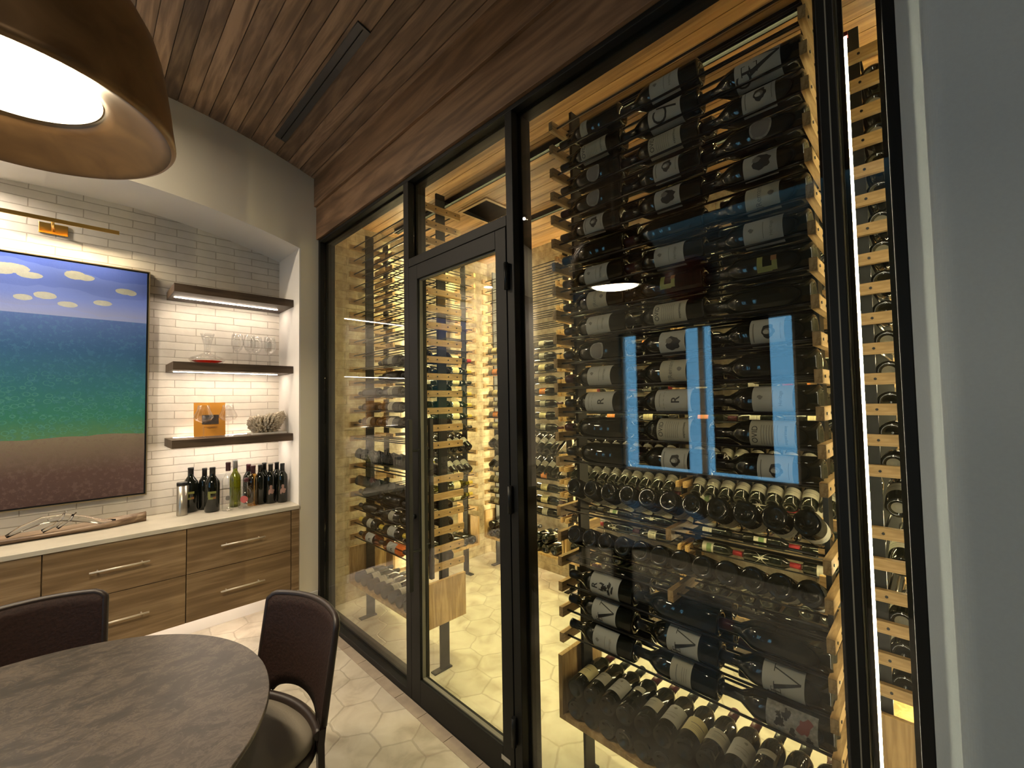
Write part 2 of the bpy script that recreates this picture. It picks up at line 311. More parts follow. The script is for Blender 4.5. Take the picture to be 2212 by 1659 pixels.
    sand = t.ramp(t.math('DIVIDE', t.math('SUBTRACT', t.math('ADD', Z, t.math('MULTIPLY', nf.outputs[0], .1)), 1.05), 0.48), [(0.0, (0.060, 0.028, 0.025)), (0.5, (0.085, 0.045, 0.038)), (1.0, (0.20, 0.16, 0.11))])
    sand = t.mix(t.math('MULTIPLY', t.math('GREATER_THAN', nf.outputs[0], 0.55), 0.4), sand, (0.15, 0.095, 0.08))
    shore = t.math('GREATER_THAN', t.math('ADD', Z, t.math('MULTIPLY', wob, 0.35)), 1.475)
    c = t.mix(shore, sand, sea); c = t.mix(t.math('GREATER_THAN', Z, 2.24), c, sky); t.l(c, b.inputs['Base Color'])
    bp = t.n('ShaderNodeBump', i_Strength=0.3, i_Distance=0.004); t.l(nf.outputs[0], bp.inputs['Height']); t.l(bp.outputs[0], b.inputs['Normal']); return m
M['painting'] = mk_painting()

# ------------------------------------------------------------------ mesh helpers
class MB:
    def __init__(s): s.v = []; s.f = []; s.mi = []; s.cur = 0; s.sm = []
    def box(s, x0, x1, y0, y1, z0, z1):
        b = len(s.v); s.v += [(x, y, z) for z in (z0, z1) for y in (y0, y1) for x in (x0, x1)]
        for q in ((0, 2, 3, 1), (4, 5, 7, 6), (0, 1, 5, 4), (2, 6, 7, 3), (0, 4, 6, 2), (1, 3, 7, 5)):
            s.f.append([b + i for i in q]); s.mi.append(s.cur); s.sm.append(False)
        return s
    def poly(s, vs, faces, smooth=False):
        b = len(s.v); s.v += [tuple(v) for v in vs]
        for q in faces: s.f.append([b + i for i in q]); s.mi.append(s.cur); s.sm.append(smooth)
        return s
    def lathe(s, prof, n=24, c=(0, 0, 0), smooth=True, cap0=True, cap1=True):
        b = len(s.v)
        for r, z in prof:
            for i in range(n):
                a = 2 * math.pi * i / n; s.v.append((c[0] + r * math.sin(a), c[1] - r * math.cos(a), c[2] + z))
        for k in range(len(prof) - 1):
            for i in range(n):
                j = (i + 1) % n; s.f.append([b + k * n + i, b + k * n + j, b + (k + 1) * n + j, b + (k + 1) * n + i]); s.mi.append(s.cur); s.sm.append(smooth)
        if cap0: s.f.append([b + i for i in range(n)][::-1]); s.mi.append(s.cur); s.sm.append(False)
        if cap1: s.f.append([b + (len(prof) - 1) * n + i for i in range(n)]); s.mi.append(s.cur); s.sm.append(False)
        return s
    def tube(s, pts, r, n=8, caps=True, smooth=True):
        b = len(s.v); P = [Vector(p) for p in pts]; N = len(P)
        rr = r if isinstance(r, (list, tuple)) else [r] * N
        t0 = (P[1] - P[0]).normalized(); a = t0.cross(Vector((0, 0, 1)) if abs(t0.z) < 0.9 else Vector((1, 0, 0))).normalized()
        for i, p in enumerate(P):
            t = ((P[min(i + 1, N - 1)] - P[max(i - 1, 0)])).normalized(); a = (a - t * a.dot(t)).normalized(); c = a.cross(t).normalized()
            for k in range(n):
                th = 2 * math.pi * k / n; q = p + (a * math.cos(th) + c * math.sin(th)) * rr[i]; s.v.append(tuple(q))
        for i in range(N - 1):
            for k in range(n):
                j = (k + 1) % n; s.f.append([b + i * n + k, b + i * n + j, b + (i + 1) * n + j, b + (i + 1) * n + k]); s.mi.append(s.cur); s.sm.append(smooth)
        if caps:
            s.f.append([b + k for k in range(n)][::-1]); s.f.append([b + (N - 1) * n + k for k in range(n)]); s.mi += [s.cur] * 2; s.sm += [False] * 2
        return s
    def prism(s, outline, axis, a0, a1, smooth=False):
        """outline (p,q) extruded along axis"""
        n = len(outline); mkp = {'x': lambda p, q, a: (a, p, q), 'y': lambda p, q, a: (p, a, q), 'z': lambda p, q, a: (p, q, a)}[axis]
        vs = [mkp(p, q, a0) for p, q in outline] + [mkp(p, q, a1) for p, q in outline]
        return s.poly(vs, [list(range(n)), list(range(n, 2 * n))[::-1]] + [[i, (i + 1) % n, n + (i + 1) % n, n + i] for i in range(n)], smooth)
    def mesh(s, name, mats):
        me = bpy.data.meshes.new(name); me.from_pydata(s.v, [], s.f)
        for m in (mats if isinstance(mats, (list, tuple)) else [mats]): me.materials.append(m)
        me.polygons.foreach_set('material_index', s.mi); me.polygons.foreach_set('use_smooth', s.sm)
        import bmesh
        bm = bmesh.new(); bm.from_mesh(me); bmesh.ops.recalc_face_normals(bm, faces=bm.faces); bm.to_mesh(me); bm.free()
        me.update(); return me
    def obj(s, name, mats, parent=None, bevel=0.0):
        o = bpy.data.objects.new(name, s.mesh(name, mats)); C.objects.link(o)
        if parent: o.parent = parent
        if bevel:
            b = o.modifiers.new('bevel', 'BEVEL'); b.width = bevel; b.segments = 2; b.limit_method = 'ANGLE'
        return o
def tag(o, label=None, cat=None, group=None, kind=None):
    if label: o['label'] = label
    if cat: o['category'] = cat
    if group: o['group'] = group
    if kind: o['kind'] = kind
    return o
def empty(name, loc=(0, 0, 0), label=None, cat=None, group=None, kind=None):
    o = bpy.data.objects.new(name, None); C.objects.link(o); o.location = loc; o.empty_display_size = 0.05
    return tag(o, label, cat, group, kind)
def struct(mb, name, mats, bevel=0.0): return tag(mb.obj(name, mats, None, bevel), kind='structure')
def inst(name, me, parent, loc=None, rot=None):
    o = bpy.data.objects.new(name, me); C.objects.link(o); o.parent = parent
    if loc: o.location = loc
    if rot: o.rotation_euler = rot
    return o
def copy_tree(o, parent=None):
    c = o.copy(); C.objects.link(c); c.parent = parent
    for ch in list(o.children): copy_tree(ch, c)
    return c

G, N, BACK = 1.334, 3.487, 3.96          # glass wall face, niche wall face, niche back
XB, YL, YR, ZC = 3.24, 3.58, 0.034, 3.21  # cellar back wall, left wall, right wall, ceiling
# ------------------------------------------------------------------ shell
fl = MB(); fl.box(-1.75, 3.4, -2.6, 4.1, -0.12, 0.0); struct(fl, 'floor', M['floor'])
bt = MB()
y = -0.05
while y < 3.45:
    bt.box(G - 0.062, G - 0.002, y + 0.002, min(y + 0.226, 3.48), 0.0005, 0.003); y += 0.228
struct(bt, 'trim_1', M['border'])
# vaulted plank ceiling
def cz(x): return 3.695 - 0.138 * x * x
cb = MB(); xs = [round(-1.445 + 0.085 * i, 4) for i in range(34)]
Y0, Y1 = -2.6, 3.50
for a in xs[:-1]:
    b_ = a + 0.085
    if a > 1.32: break
    g = 0.0022; za, zb_ = cz(a + g), cz(b_ - g)
    cb.poly([(a + g, Y0, za), (b_ - g, Y0, zb_), (b_ - g, Y1, zb_), (a + g, Y1, za)], [(0, 1, 2, 3)])
    cb.poly([(a + g, Y0, za), (a + g, Y1, za), (a + g, Y1, za + 0.012), (a + g, Y0, za + 0.012)], [(0, 1, 2, 3)])
    cb.poly([(b_ - g, Y0, zb_), (b_ - g, Y1, zb_), (b_ - g, Y1, zb_ + 0.012), (b_ - g, Y0, zb_ + 0.012)], [(0, 1, 2, 3)])
    cb.poly([(a - g, Y0, cz(a) + 0.012), (b_ + g, Y0, cz(b_) + 0.012), (b_ + g, Y1, cz(b_) + 0.012), (a - g, Y1, cz(a) + 0.012)], [(0, 1, 2, 3)])
    cb.poly([(a - g, Y0, cz(a) + 0.1), (b_ + g, Y0, cz(b_) + 0.1), (b_ + g, Y1, cz(b_) + 0.1), (a - g, Y1, cz(a) + 0.1)], [(0, 1, 2, 3)])
struct(cb, 'ceiling', M['ceil'])
# wood fascia above the glass: two overlapping boards
fa = MB(); fa.box(1.299, 1.46, -2.6, N, 3.234, 3.56); struct(fa, 'trim_2', M['fascia'], 0.002)
fa = MB(); fa.box(1.317, 1.46, -0.004, N, 2.972, 3.234); struct(fa, 'trim_3', M['fascia'], 0.002)
# niche wall with arched opening
def az(x): return 3.062 - 0.128 * (x + 0.02) ** 2
nw = MB(); XR, XL = 1.19, -1.23; seg = 28
ax = [XL + (XR - XL) * i / seg for i in range(seg + 1)]
for i in range(seg):
    a, b_ = ax[i], ax[i + 1]
    nw.poly([(a, N, az(a)), (b_, N, az(b_)), (b_, N, 3.8), (a, N, 3.8)], [(0, 1, 2, 3)])
nw.poly([(XR, N, 0), (1.46, N, 0), (1.46, N, 3.8), (XR, N, 3.8)], [(0, 1, 2, 3)])
nw.poly([(-1.75, N, 0), (XL, N, 0), (XL, N, 3.8), (-1.75, N, 3.8)], [(0, 1, 2, 3)])
nw.poly([(1.46, N, 0), (1.46, YL, 0), (1.46, YL, 3.8), (1.46, N, 3.8)], [(0, 1, 2, 3)])
struct(nw, 'wall_niche', M['taupe'])
rv = MB()   # white reveal of the arch
for i in range(seg):
    a, b_ = ax[i], ax[i + 1]
    rv.poly([(a, N - .0005, az(a)), (b_, N - .0005, az(b_)), (b_, BACK + .02, az(b_)), (a, BACK + .02, az(a))], [(0, 1, 2, 3)], True)
rv.box(XR, XR + 0.012, N - 0.0005, BACK + .02, 0, az(XR)); rv.box(XL - 0.012, XL, N - 0.0005, BACK + .02, 0, az(XL))
struct(rv, 'trim_4', M['white'])
bw = MB(); bw.box(XL - .01, XR + .01, BACK, BACK + 0.1, 0, 3.1); struct(bw, 'wall_niche_back', M['brick'])
bs = MB(); bs.box(XR + 0.002, G - 0.004, N - 0.014, N - .001, 0, 0.215); struct(bs, 'baseboard_niche', M['base'], 0.003)
bs = MB(); bs.box(XL, XR, BACK - 0.015, BACK, 0, 0.10); struct(bs, 'baseboard_back', M['base'])
# grey wall at the right with splayed, rounded jamb
gw = MB(); pts = [(G + 0.13, 0.052), (G + 0.0, 0.036)]
cx_, cy_, rr = 1.215, -0.035, 0.032
pts += [(1.232, -0.003)] + [(cx_ + rr * math.cos(R(q)) * 0.6 - .012, cy_ + rr * math.sin(R(q))) for q in range(60, 181, 8)]
pts += [(1.185, -0.08), (1.185, -2.6), (1.5, -2.6), (1.5, -0.15), (G + 0.13, -0.15)]
gw.prism(pts, 'z', 0, 3.8); o = struct(gw, 'wall_right', M['grey'])
ww = MB(); ww.box(-1.75, 1.5, -2.7, -2.6, 0, 3.8); struct(ww, 'wall_behind', M['grey'])
# wall opposite the glass, with the dusk window
WX = -1.6; wy0, wy1, wz0, wz1 = 0.86, 2.58, 0.86, 2.40
wl = MB(); wl.box(WX - .15, WX, -2.6, wy0, 0, 3.8); wl.box(WX - .15, WX, wy1, 3.6, 0, 3.8); wl.box(WX - .15, WX, wy0, wy1, 0, wz0); wl.box(WX - .15, WX, wy0, wy1, wz1, 3.8)
struct(wl, 'wall_left', simple('dim_taupe_plaster', (0.16, 0.15, 0.115), 0.9))  # taupe with shade put into the colour, keeps the reflected wall dim
win = empty('window_1', (WX, 0, 0), kind='structure')
f = MB()
for a, b_ in ((wy0, wy0 + .03), (1.655, 1.705), (wy1 - .03, wy1)): f.box(-.10, -.05, a, b_, wz0, wz1)
f.box(-.10, -.05, wy0, wy1, wz0, wz0 + .03); f.box(-.10, -.05, wy0, wy1, wz1 - .03, wz1); f.obj('window_frame', M['white'], win)
f = MB(); f.box(-.082, -.076, wy0 + .02, wy1 - .02, wz0 + .02, wz1 - .02); f.obj('pane', M['pane'], win)
for a, b_, lab in ((1.05, 1.555, 'right'), (1.80, 2.36, 'left')):
    s_ = MB(); s_.box(.010, .014, a, b_, wz0 + 0.075, wz1); s_.tube([(.024, a, wz1 - .02), (.024, b_, wz1 - .02)], .018)
    o = s_.obj('roller_shade', M['leather']); o.location = (WX, 0, 0)
    tag(o, 'dark roller shade over the %s half of the blue dusk window' % lab, 'window shade', 'roller shades on the dusk window')
d = MB(); d.lathe([(0.0, 0), (.16, .004), (.23, .02), (.245, .035), (.25, .05)], 40, cap0=False); o = d.obj('round_wall_disc', wood('mahogany_disc', (.10, .022, .012), (.2, .05, .03), 'X', 6, .35))
o.location = (WX + .05, 1.76, 2.86); o.rotation_euler = (0, R(-90), 0); tag(o, 'round reddish brown wooden wall disc mirrored in the cellar glass', 'wall decoration')
# cellar shell
cw = MB(); cw.box(1.46, 3.4, YL, YL + .1, 0, 3.3); struct(cw, 'wall_cellar_left', M['stone'])
cw = MB(); cw.box(XB, XB + .12, -0.3, YL + .1, 0, 3.3); struct(cw, 'wall_cellar_back', M['stone'])
cw = MB(); cw.box(1.46, 3.4, YR - .1, YR, 0, 3.3); struct(cw, 'wall_cellar_right', M['stone'])
cc = MB(); a = 1.40
while a < XB:
    b_ = min(a + 0.105, XB + .02); cc.box(a + .002, b_ - .002, -.25, YL + .05, ZC, ZC + .05); a += 0.105
cc.box(1.38, XB + .1, -.25, YL + .1, ZC + .008, ZC + .12); struct(cc, 'ceiling_cellar', M['cceil'])
for i, x in enumerate((1.985, 2.67)):
    e = empty('lighting_track', (x, 1.8, ZC), 'long dark track %s the square vent on the cellar ceiling' % ('nearer the glass than' if i == 0 else 'farther from the glass than'), 'ceiling track')
    t_ = MB(); t_.box(-.018, -.011, -1.6, 1.6, -.038, 0); t_.box(.011, .018, -1.6, 1.6, -.038, 0); t_.box(-.011, .011, -1.6, 1.6, -.004, 0); t_.box(-.018, .018, -1.604, -1.6, -.032, 0); t_.box(-.018, .018, 1.6, 1.604, -.032, 0); t_.obj('channel', M['baffle'], e)
    t_ = MB(); t_.box(-.009, .009, -1.59, 1.59, -.0065, -.0042); t_.obj('diffuser', M['ledtrack'], e)
v = empty('ceiling_vent', (2.33, 2.555, ZC), 'square dark louvred air vent in the cellar plank ceiling', 'air vent')
f = MB()
for q in ((-.17, .17, -.17, -.145), (-.17, .17, .145, .17), (-.17, -.145, -.145, .145), (.145, .17, -.145, .145)): f.box(*q, -.008, 0)
f.obj('vent_frame', simple('vent_frame_paint', (.32, .22, .12), .5), v)
f = MB()
for i in range(14): yy = -.14 + i * .0212; f.poly([(-.145, yy, -.003), (.145, yy, -.003), (.145, yy + .013, -.010), (-.145, yy + .013, -.010), (-.145, yy, -.001), (.145, yy, -.001), (.145, yy + .013, -.008), (-.145, yy + .013, -.008)], [(0, 1, 2, 3), (4, 5, 6, 7), (0, 1, 5, 4), (2, 3, 7, 6)])
f.box(-.145, .145, -.145, .145, -.0008, 0); f.obj('grille', M['baffle'], v)
# slot diffuser in the vault
sx = 0.985; sl = empty('linear_slot_diffuser', (sx, 0, 0), 'long narrow black slot diffuser set in the dark plank ceiling', 'air diffuser')
th = math.atan(-2 * .138 * sx); f = MB()
def sloped(mb, x0, x1, y0, y1, d0, d1):
    vs = []
    for dz in (d0, d1):
        for yy in (y0, y1):
            for xx in (x0, x1): vs.append((xx, yy, cz(sx) + math.tan(th) * xx + dz))
    mb.poly(vs, [(0, 2, 3, 1), (4, 5, 7, 6), (0, 1, 5, 4), (2, 6, 7, 3), (0, 4, 6, 2), (1, 3, 7, 5)])
sloped(f, -.034, -.003, 1.99, 3.26, -.010, .004); sloped(f, .003, .034, 1.99, 3.26, -.010, .004); sloped(f, -.034, .034, 1.985, 1.999, -.0105, .004); sloped(f, -.034, .034, 3.251, 3.265, -.0105, .004)
f.obj('slot_frame', simple('anodised_black', (.10, .10, .105), .38, .8), sl); f = MB(); sloped(f, -.006, .006, 1.99, 3.26, -.003, .003); f.obj('slot_gap', M['black'], sl)
for i, c in enumerate(FILL_CANS):  # trim rings of the added fill lamps
    f = MB(); f.lathe([(.045, -.004), (.062, -.006), (.064, 0.0)], 28, cap0=False, cap1=False); o = f.obj('recessed_downlight', M['blackm']); o.location = (c[0], c[1], cz(c[0]) - .001)
    tag(o, ['small round recessed downlight in the ceiling behind the camera', 'small round recessed downlight in the vault close to the niche wall'][i], 'downlight')

f = MB(); f.lathe([(.040, -.004), (.056, -.006), (.058, 0.0)], 28, cap0=False, cap1=False); o = f.obj('recessed_downlight', M['white']); o.location = (NICHE_FILL[0], NICHE_FILL[1], NICHE_FILL[2] - .003)  # trim ring of the added niche fill lamp
tag(o, 'small white recessed downlight in the arch soffit left of the painting', 'downlight')
# ------------------------------------------------------------------ black framed glass wall
XF, XR_ = G, 1.455; ZT = 2.970
def member(name, y0, y1, z0, z1, x0=XF, x1=XR_): b_ = MB(); b_.box(x0, x1, y0, y1, z0, z1); return struct(b_, name, M['black'], 0.0025)
member('trim_5', 0.036, N - .001, 2.948, ZT)            # head
member('trim_6', 0.036, 1.30, 0, 0.04); member('trim_7', 2.20, N - .001, 0, 0.04)  # sills
member('trim_8', N - 0.036, N - 0.001, 0.04, 2.948)      # left jamb
member('trim_9', 2.152, 2.205, 0, 2.948)                 # post left of door
member('trim_10', 1.298, 1.342, 0, 2.948)                # post right of door
member('trim_11', 0.150, 0.188, 0.04, 2.948)             # post by the led
member('trim_12', 0.036, 0.060, 0.04, 2.948)             # right jamb
member('trim_13', 1.342, 2.152, 2.437, 2.487)            # transom rail
member('trim_14', 1.342, 2.152, 0, 0.012)                # door sill
b_ = MB(); b_.box(1.375, 1.39, .1475, .1505, .05, 2.93); b_.box(1.3335, 1.336, .1655, .1685, .05, 2.94); struct(b_, 'trim_15', M['gasket'])
XG = 1.368
def window(n, y0, y1, z0, z1):
    w_ = empty('window_%d' % n, (XG, (y0 + y1) / 2, z0), kind='structure')
    my = (y0 + y1) / 2
    p = MB(); p.box(0, .012, y0 - my + .001, y1 - my - .001, .001, z1 - z0 - .001); p.obj('pane', M['pane'], w_)
    f = MB(); g = .012
    for q in ((y0, y0 + g, z0, z1), (y1 - g, y1, z0, z1), (y0 + g, y1 - g, z0, z0 + g), (y0 + g, y1 - g, z1 - g, z1)):
        f.box(.013, .026, q[0] - my, q[1] - my, q[2] - z0, q[3] - z0)
    f.obj('glazing_bead', M['black'], w_)
window(2, 2.205, N - .036, .04, 2.948); window(3, 1.342, 2.152, 2.487, 2.948); window(4, .188, 1.298, .04, 2.948); window(5, .060, .150, .04, 2.948)
# door leaf
dr = empty('door_1', (XF, 1.3, 0), kind='structure')
f = MB(); d0, d1 = 1.346 - 1.3, 2.148 - 1.3; gy0, gy1 = 1.415 - 1.3, 2.062 - 1.3; gz0, gz1 = .145, 2.35
f.box(-.002, .05, d0, gy0, .015, 2.433); f.box(-.002, .05, gy1, d1, .015, 2.433); f.box(-.002, .05, gy0, gy1, .015, gz0); f.box(-.002, .05, gy0, gy1, gz1, 2.433)
f.obj('door_frame', M['black'], dr, .002)
f = MB(); f.box(.032, .044, gy0, gy1, gz0, gz1); f.obj('pane', M['pane'], dr)
f = MB(); g = .006
for q in ((gy0, gy0 + g, gz0, gz1), (gy1 - g, gy1, gz0, gz1), (gy0, gy1, gz0, gz0 + g), (gy0, gy1, gz1 - g, gz1)): f.box(.012, .031, *q)
f.obj('glazing_bead', M['gasket'], dr)
for xx, yy in ((-.062, .755), (.112, .81)):
    f = MB(); f.box(xx - .012, xx + .012, yy - .012, yy + .012, .64, 1.56)
    for z in (.845, 1.39): f.tube([(xx, yy, z), (0.0 if xx < 0 else .05, yy, z)], .008)
    f.obj('pull_handle', M['blackm'], dr, .002)
for z in (.19, 1.165, 2.145):
    f = MB(); f.tube([(-.012, .036, z), (-.012, .036, z + .12)], .011, 12); f.obj('hinge', M['blackm'], dr)
f = MB(); f.box(-.0032, -.002, .07, .125, .088, .108); f.obj('sticker', simple('grey_sticker', (.35, .34, .30), .5), dr)
for z in (1.02,):
    f = MB(); f.tube([(-.002, .80, z), (-.02, .80, z)], .014, 14); f.obj('lock_cylinder', M['blackm'], dr)
# door frame front strip left of leaf
# ------------------------------------------------------------------ led strips of the cellar
def led(x, y, z0, z1, label, mt='led', w_=.005, nx=1, ny=0):
    e = empty('led_strip', (x, y, z0), label, 'strip light', None)
    b_ = MB(); b_.box(-w_, w_, -w_, w_, 0, z1 - z0); b_.obj('diffuser', M[mt], e)
    for q0, q1 in ((-.012, 0), (z1 - z0, z1 - z0 + .012)):
        c_ = MB(); c_.box(-w_ - .003, w_ + .003, -w_ - .003, w_ + .003, q0, q1); c_.obj('end_cap', M['capred'] if mt == 'ledw' else M['blackm'], e)
led(1.447, .1405, .05, 2.62, 'bright white vertical light strip on the black post by the grey wall', 'ledw', .003)
led(2.215, YL - .012, .15, 3.05, 'warm vertical light strip on the stone wall behind the left wall rack')
led(XB - .012, 2.36, .15, 3.05, 'warm vertical light strip on the back wall between left and middle racks')
led(XB - .012, 3.08, .15, 3.05, 'warm vertical light strip near the far corner of the cellar')
led(2.50, YR + .012, .15, 3.05, 'warm vertical light strip on the end wall behind its rack')

# ------------------------------------------------------------------ text and bottles
def text_mesh(s, size, bold=0.0):
    cu = bpy.data.curves.new('t', 'FONT'); cu.body = s; cu.size = size; cu.align_x = 'CENTER'; cu.align_y = 'CENTER'; cu.offset = bold; cu.resolution_u = 3
    ob = bpy.data.objects.new('t', cu); C.objects.link(ob); dg = bpy.context.evaluated_depsgraph_get(); dg.update()
    me = ob.evaluated_get(dg).to_mesh(); vs = [(v.co.x, v.co.y) for v in me.vertices]; fs = [list(p.vertices) for p in me.polygons]
    ob.evaluated_get(dg).to_mesh_clear(); bpy.data.objects.remove(ob); bpy.data.curves.remove(cu); return vs, fs
def refine(vs, fs, L=.005):
    import bmesh
    bm = bmesh.new(); bv = [bm.verts.new((x, y_, 0)) for x, y_ in vs]
    for f_ in fs:
        try: bm.faces.new([bv[i] for i in f_])
        except ValueError: pass
    bmesh.ops.triangulate(bm, faces=bm.faces[:])
    for _ in range(7):
        lg = [e for e in bm.edges if e.calc_length() > L and abs(e.verts[0].co.x - e.verts[1].co.x) > L * .6]
        if not lg: break
        bmesh.ops.subdivide_edges(bm, edges=lg, cuts=1); bmesh.ops.triangulate(bm, faces=bm.faces[:])
    bm.verts.index_update(); o_ = [(v.co.x, v.co.y) for v in bm.verts]; of = [[v.index for v in f_.verts] for f_ in bm.faces]; bm.free(); return o_, of
TXT = {}
def txt(s, size, bold=0.0):
    k = (s, size, bold)
    if k not in TXT: TXT[k] = refine(*text_mesh(s, size, bold))
    return TXT[k]
BH = {}
def body_prof(kind):
    if kind == 'bord': p = [(.004, .016), (.018, .009), (.025, .0015), (.031, 0), (.0375, .005), (.0375, .19), (.034, .212), (.022, .232), (.0155, .246), (.0145, .285), (.0160, .287), (.0160, .298), (.0135, .300)]
    elif kind == 'burg': p = [(.004, .018), (.020, .010), (.028, .0015), (.034, 0), (.041, .005), (.041, .15), (.036, .18), (.026, .21), (.018, .235), (.0150, .26), (.0145, .285), (.016, .288), (.016, .297), (.0135, .299)]
    elif kind == 'mag': p = [(.004, .018), (.022, .010), (.030, .0015), (.037, 0), (.0465, .006), (.0465, .195), (.043, .215), (.028, .240), (.0185, .256), (.0165, .300), (.0180, .303), (.018, .314), (.015, .316)]
    elif kind == 'tall': p = [(.004, .014), (.018, .008), (.024, .0015), (.030, 0), (.036, .005), (.036, .215), (.033, .232), (.0165, .262), (.0145, .27), (.0140, .330), (.0155, .332), (.0155, .345), (.013, .347)]
    return p
LATHE = {}
def body_mesh(kind, mt):
    k = (kind, mt)
    if k not in LATHE:
        b_ = MB(); p = body_prof(kind); b_.lathe(p, 22)
        LATHE[k] = b_.mesh('glass_body', M[mt])
    return LATHE[k]
def cap_mesh(kind, mt):
    k = ('cap', kind, mt)
    if k not in LATHE:
        p = body_prof(kind); top = p[-1][1]; b_ = MB(); nr = p[-4][0]
        b_.lathe([(nr + .0016, top - .062), (nr + .0012, top - .016), (nr + .0022, top - .014), (nr + .0022, top - .001), (nr - .001, top + .0012)], 16)
        LATHE[k] = b_.mesh('capsule', M[mt])
    return LATHE[k]
def wrap(b_, vs, fs, r, z0, e=.0006, sub=True):
    out = [((r + e) * math.sin(x / r), -(r + e) * math.cos(x / r), z0 + y) for x, y in vs]
    b_.poly(out, fs)
def patch(b_, r, z0, z1, half, e, shape=None, n=16, m=1):
    """cylindrical patch, half angle in rad; shape(u)->(zlo,zhi) fractions"""
    vs = []; 
    for i in range(n + 1):
        u = -1 + 2 * i / n; a = u * half; lo, hi = (0, 1) if shape is None else shape(u)
        for q in (lo, hi): vs.append(((r + e) * math.sin(a), -(r + e) * math.cos(a), z0 + (z1 - z0) * q))
    b_.poly(vs, [(2 * i, 2 * i + 2, 2 * i + 3, 2 * i + 1) for i in range(n)], True)
def blob(b_, r, cxx, cyy, a, c_, e, seed=0, n=18, jit=.12):
    q = random.Random(seed); vs = [(cxx, cyy)]; 
    for i in range(n): t = 2 * math.pi * i / n; k = 1 + q.uniform(-jit, jit); vs.append((cxx + a * k * math.cos(t), cyy + c_ * k * math.sin(t)))
    vs, fs = refine(vs, [(0, i + 1, (i + 1) % n + 1) for i in range(n)]); wrap(b_, vs, fs, r, 0, e)
LAB = {}
def lines(b_, r, z, w_, e, hgt=.0016): patch(b_, r, z, z + hgt, w_ / r / 2, e, None, 6)
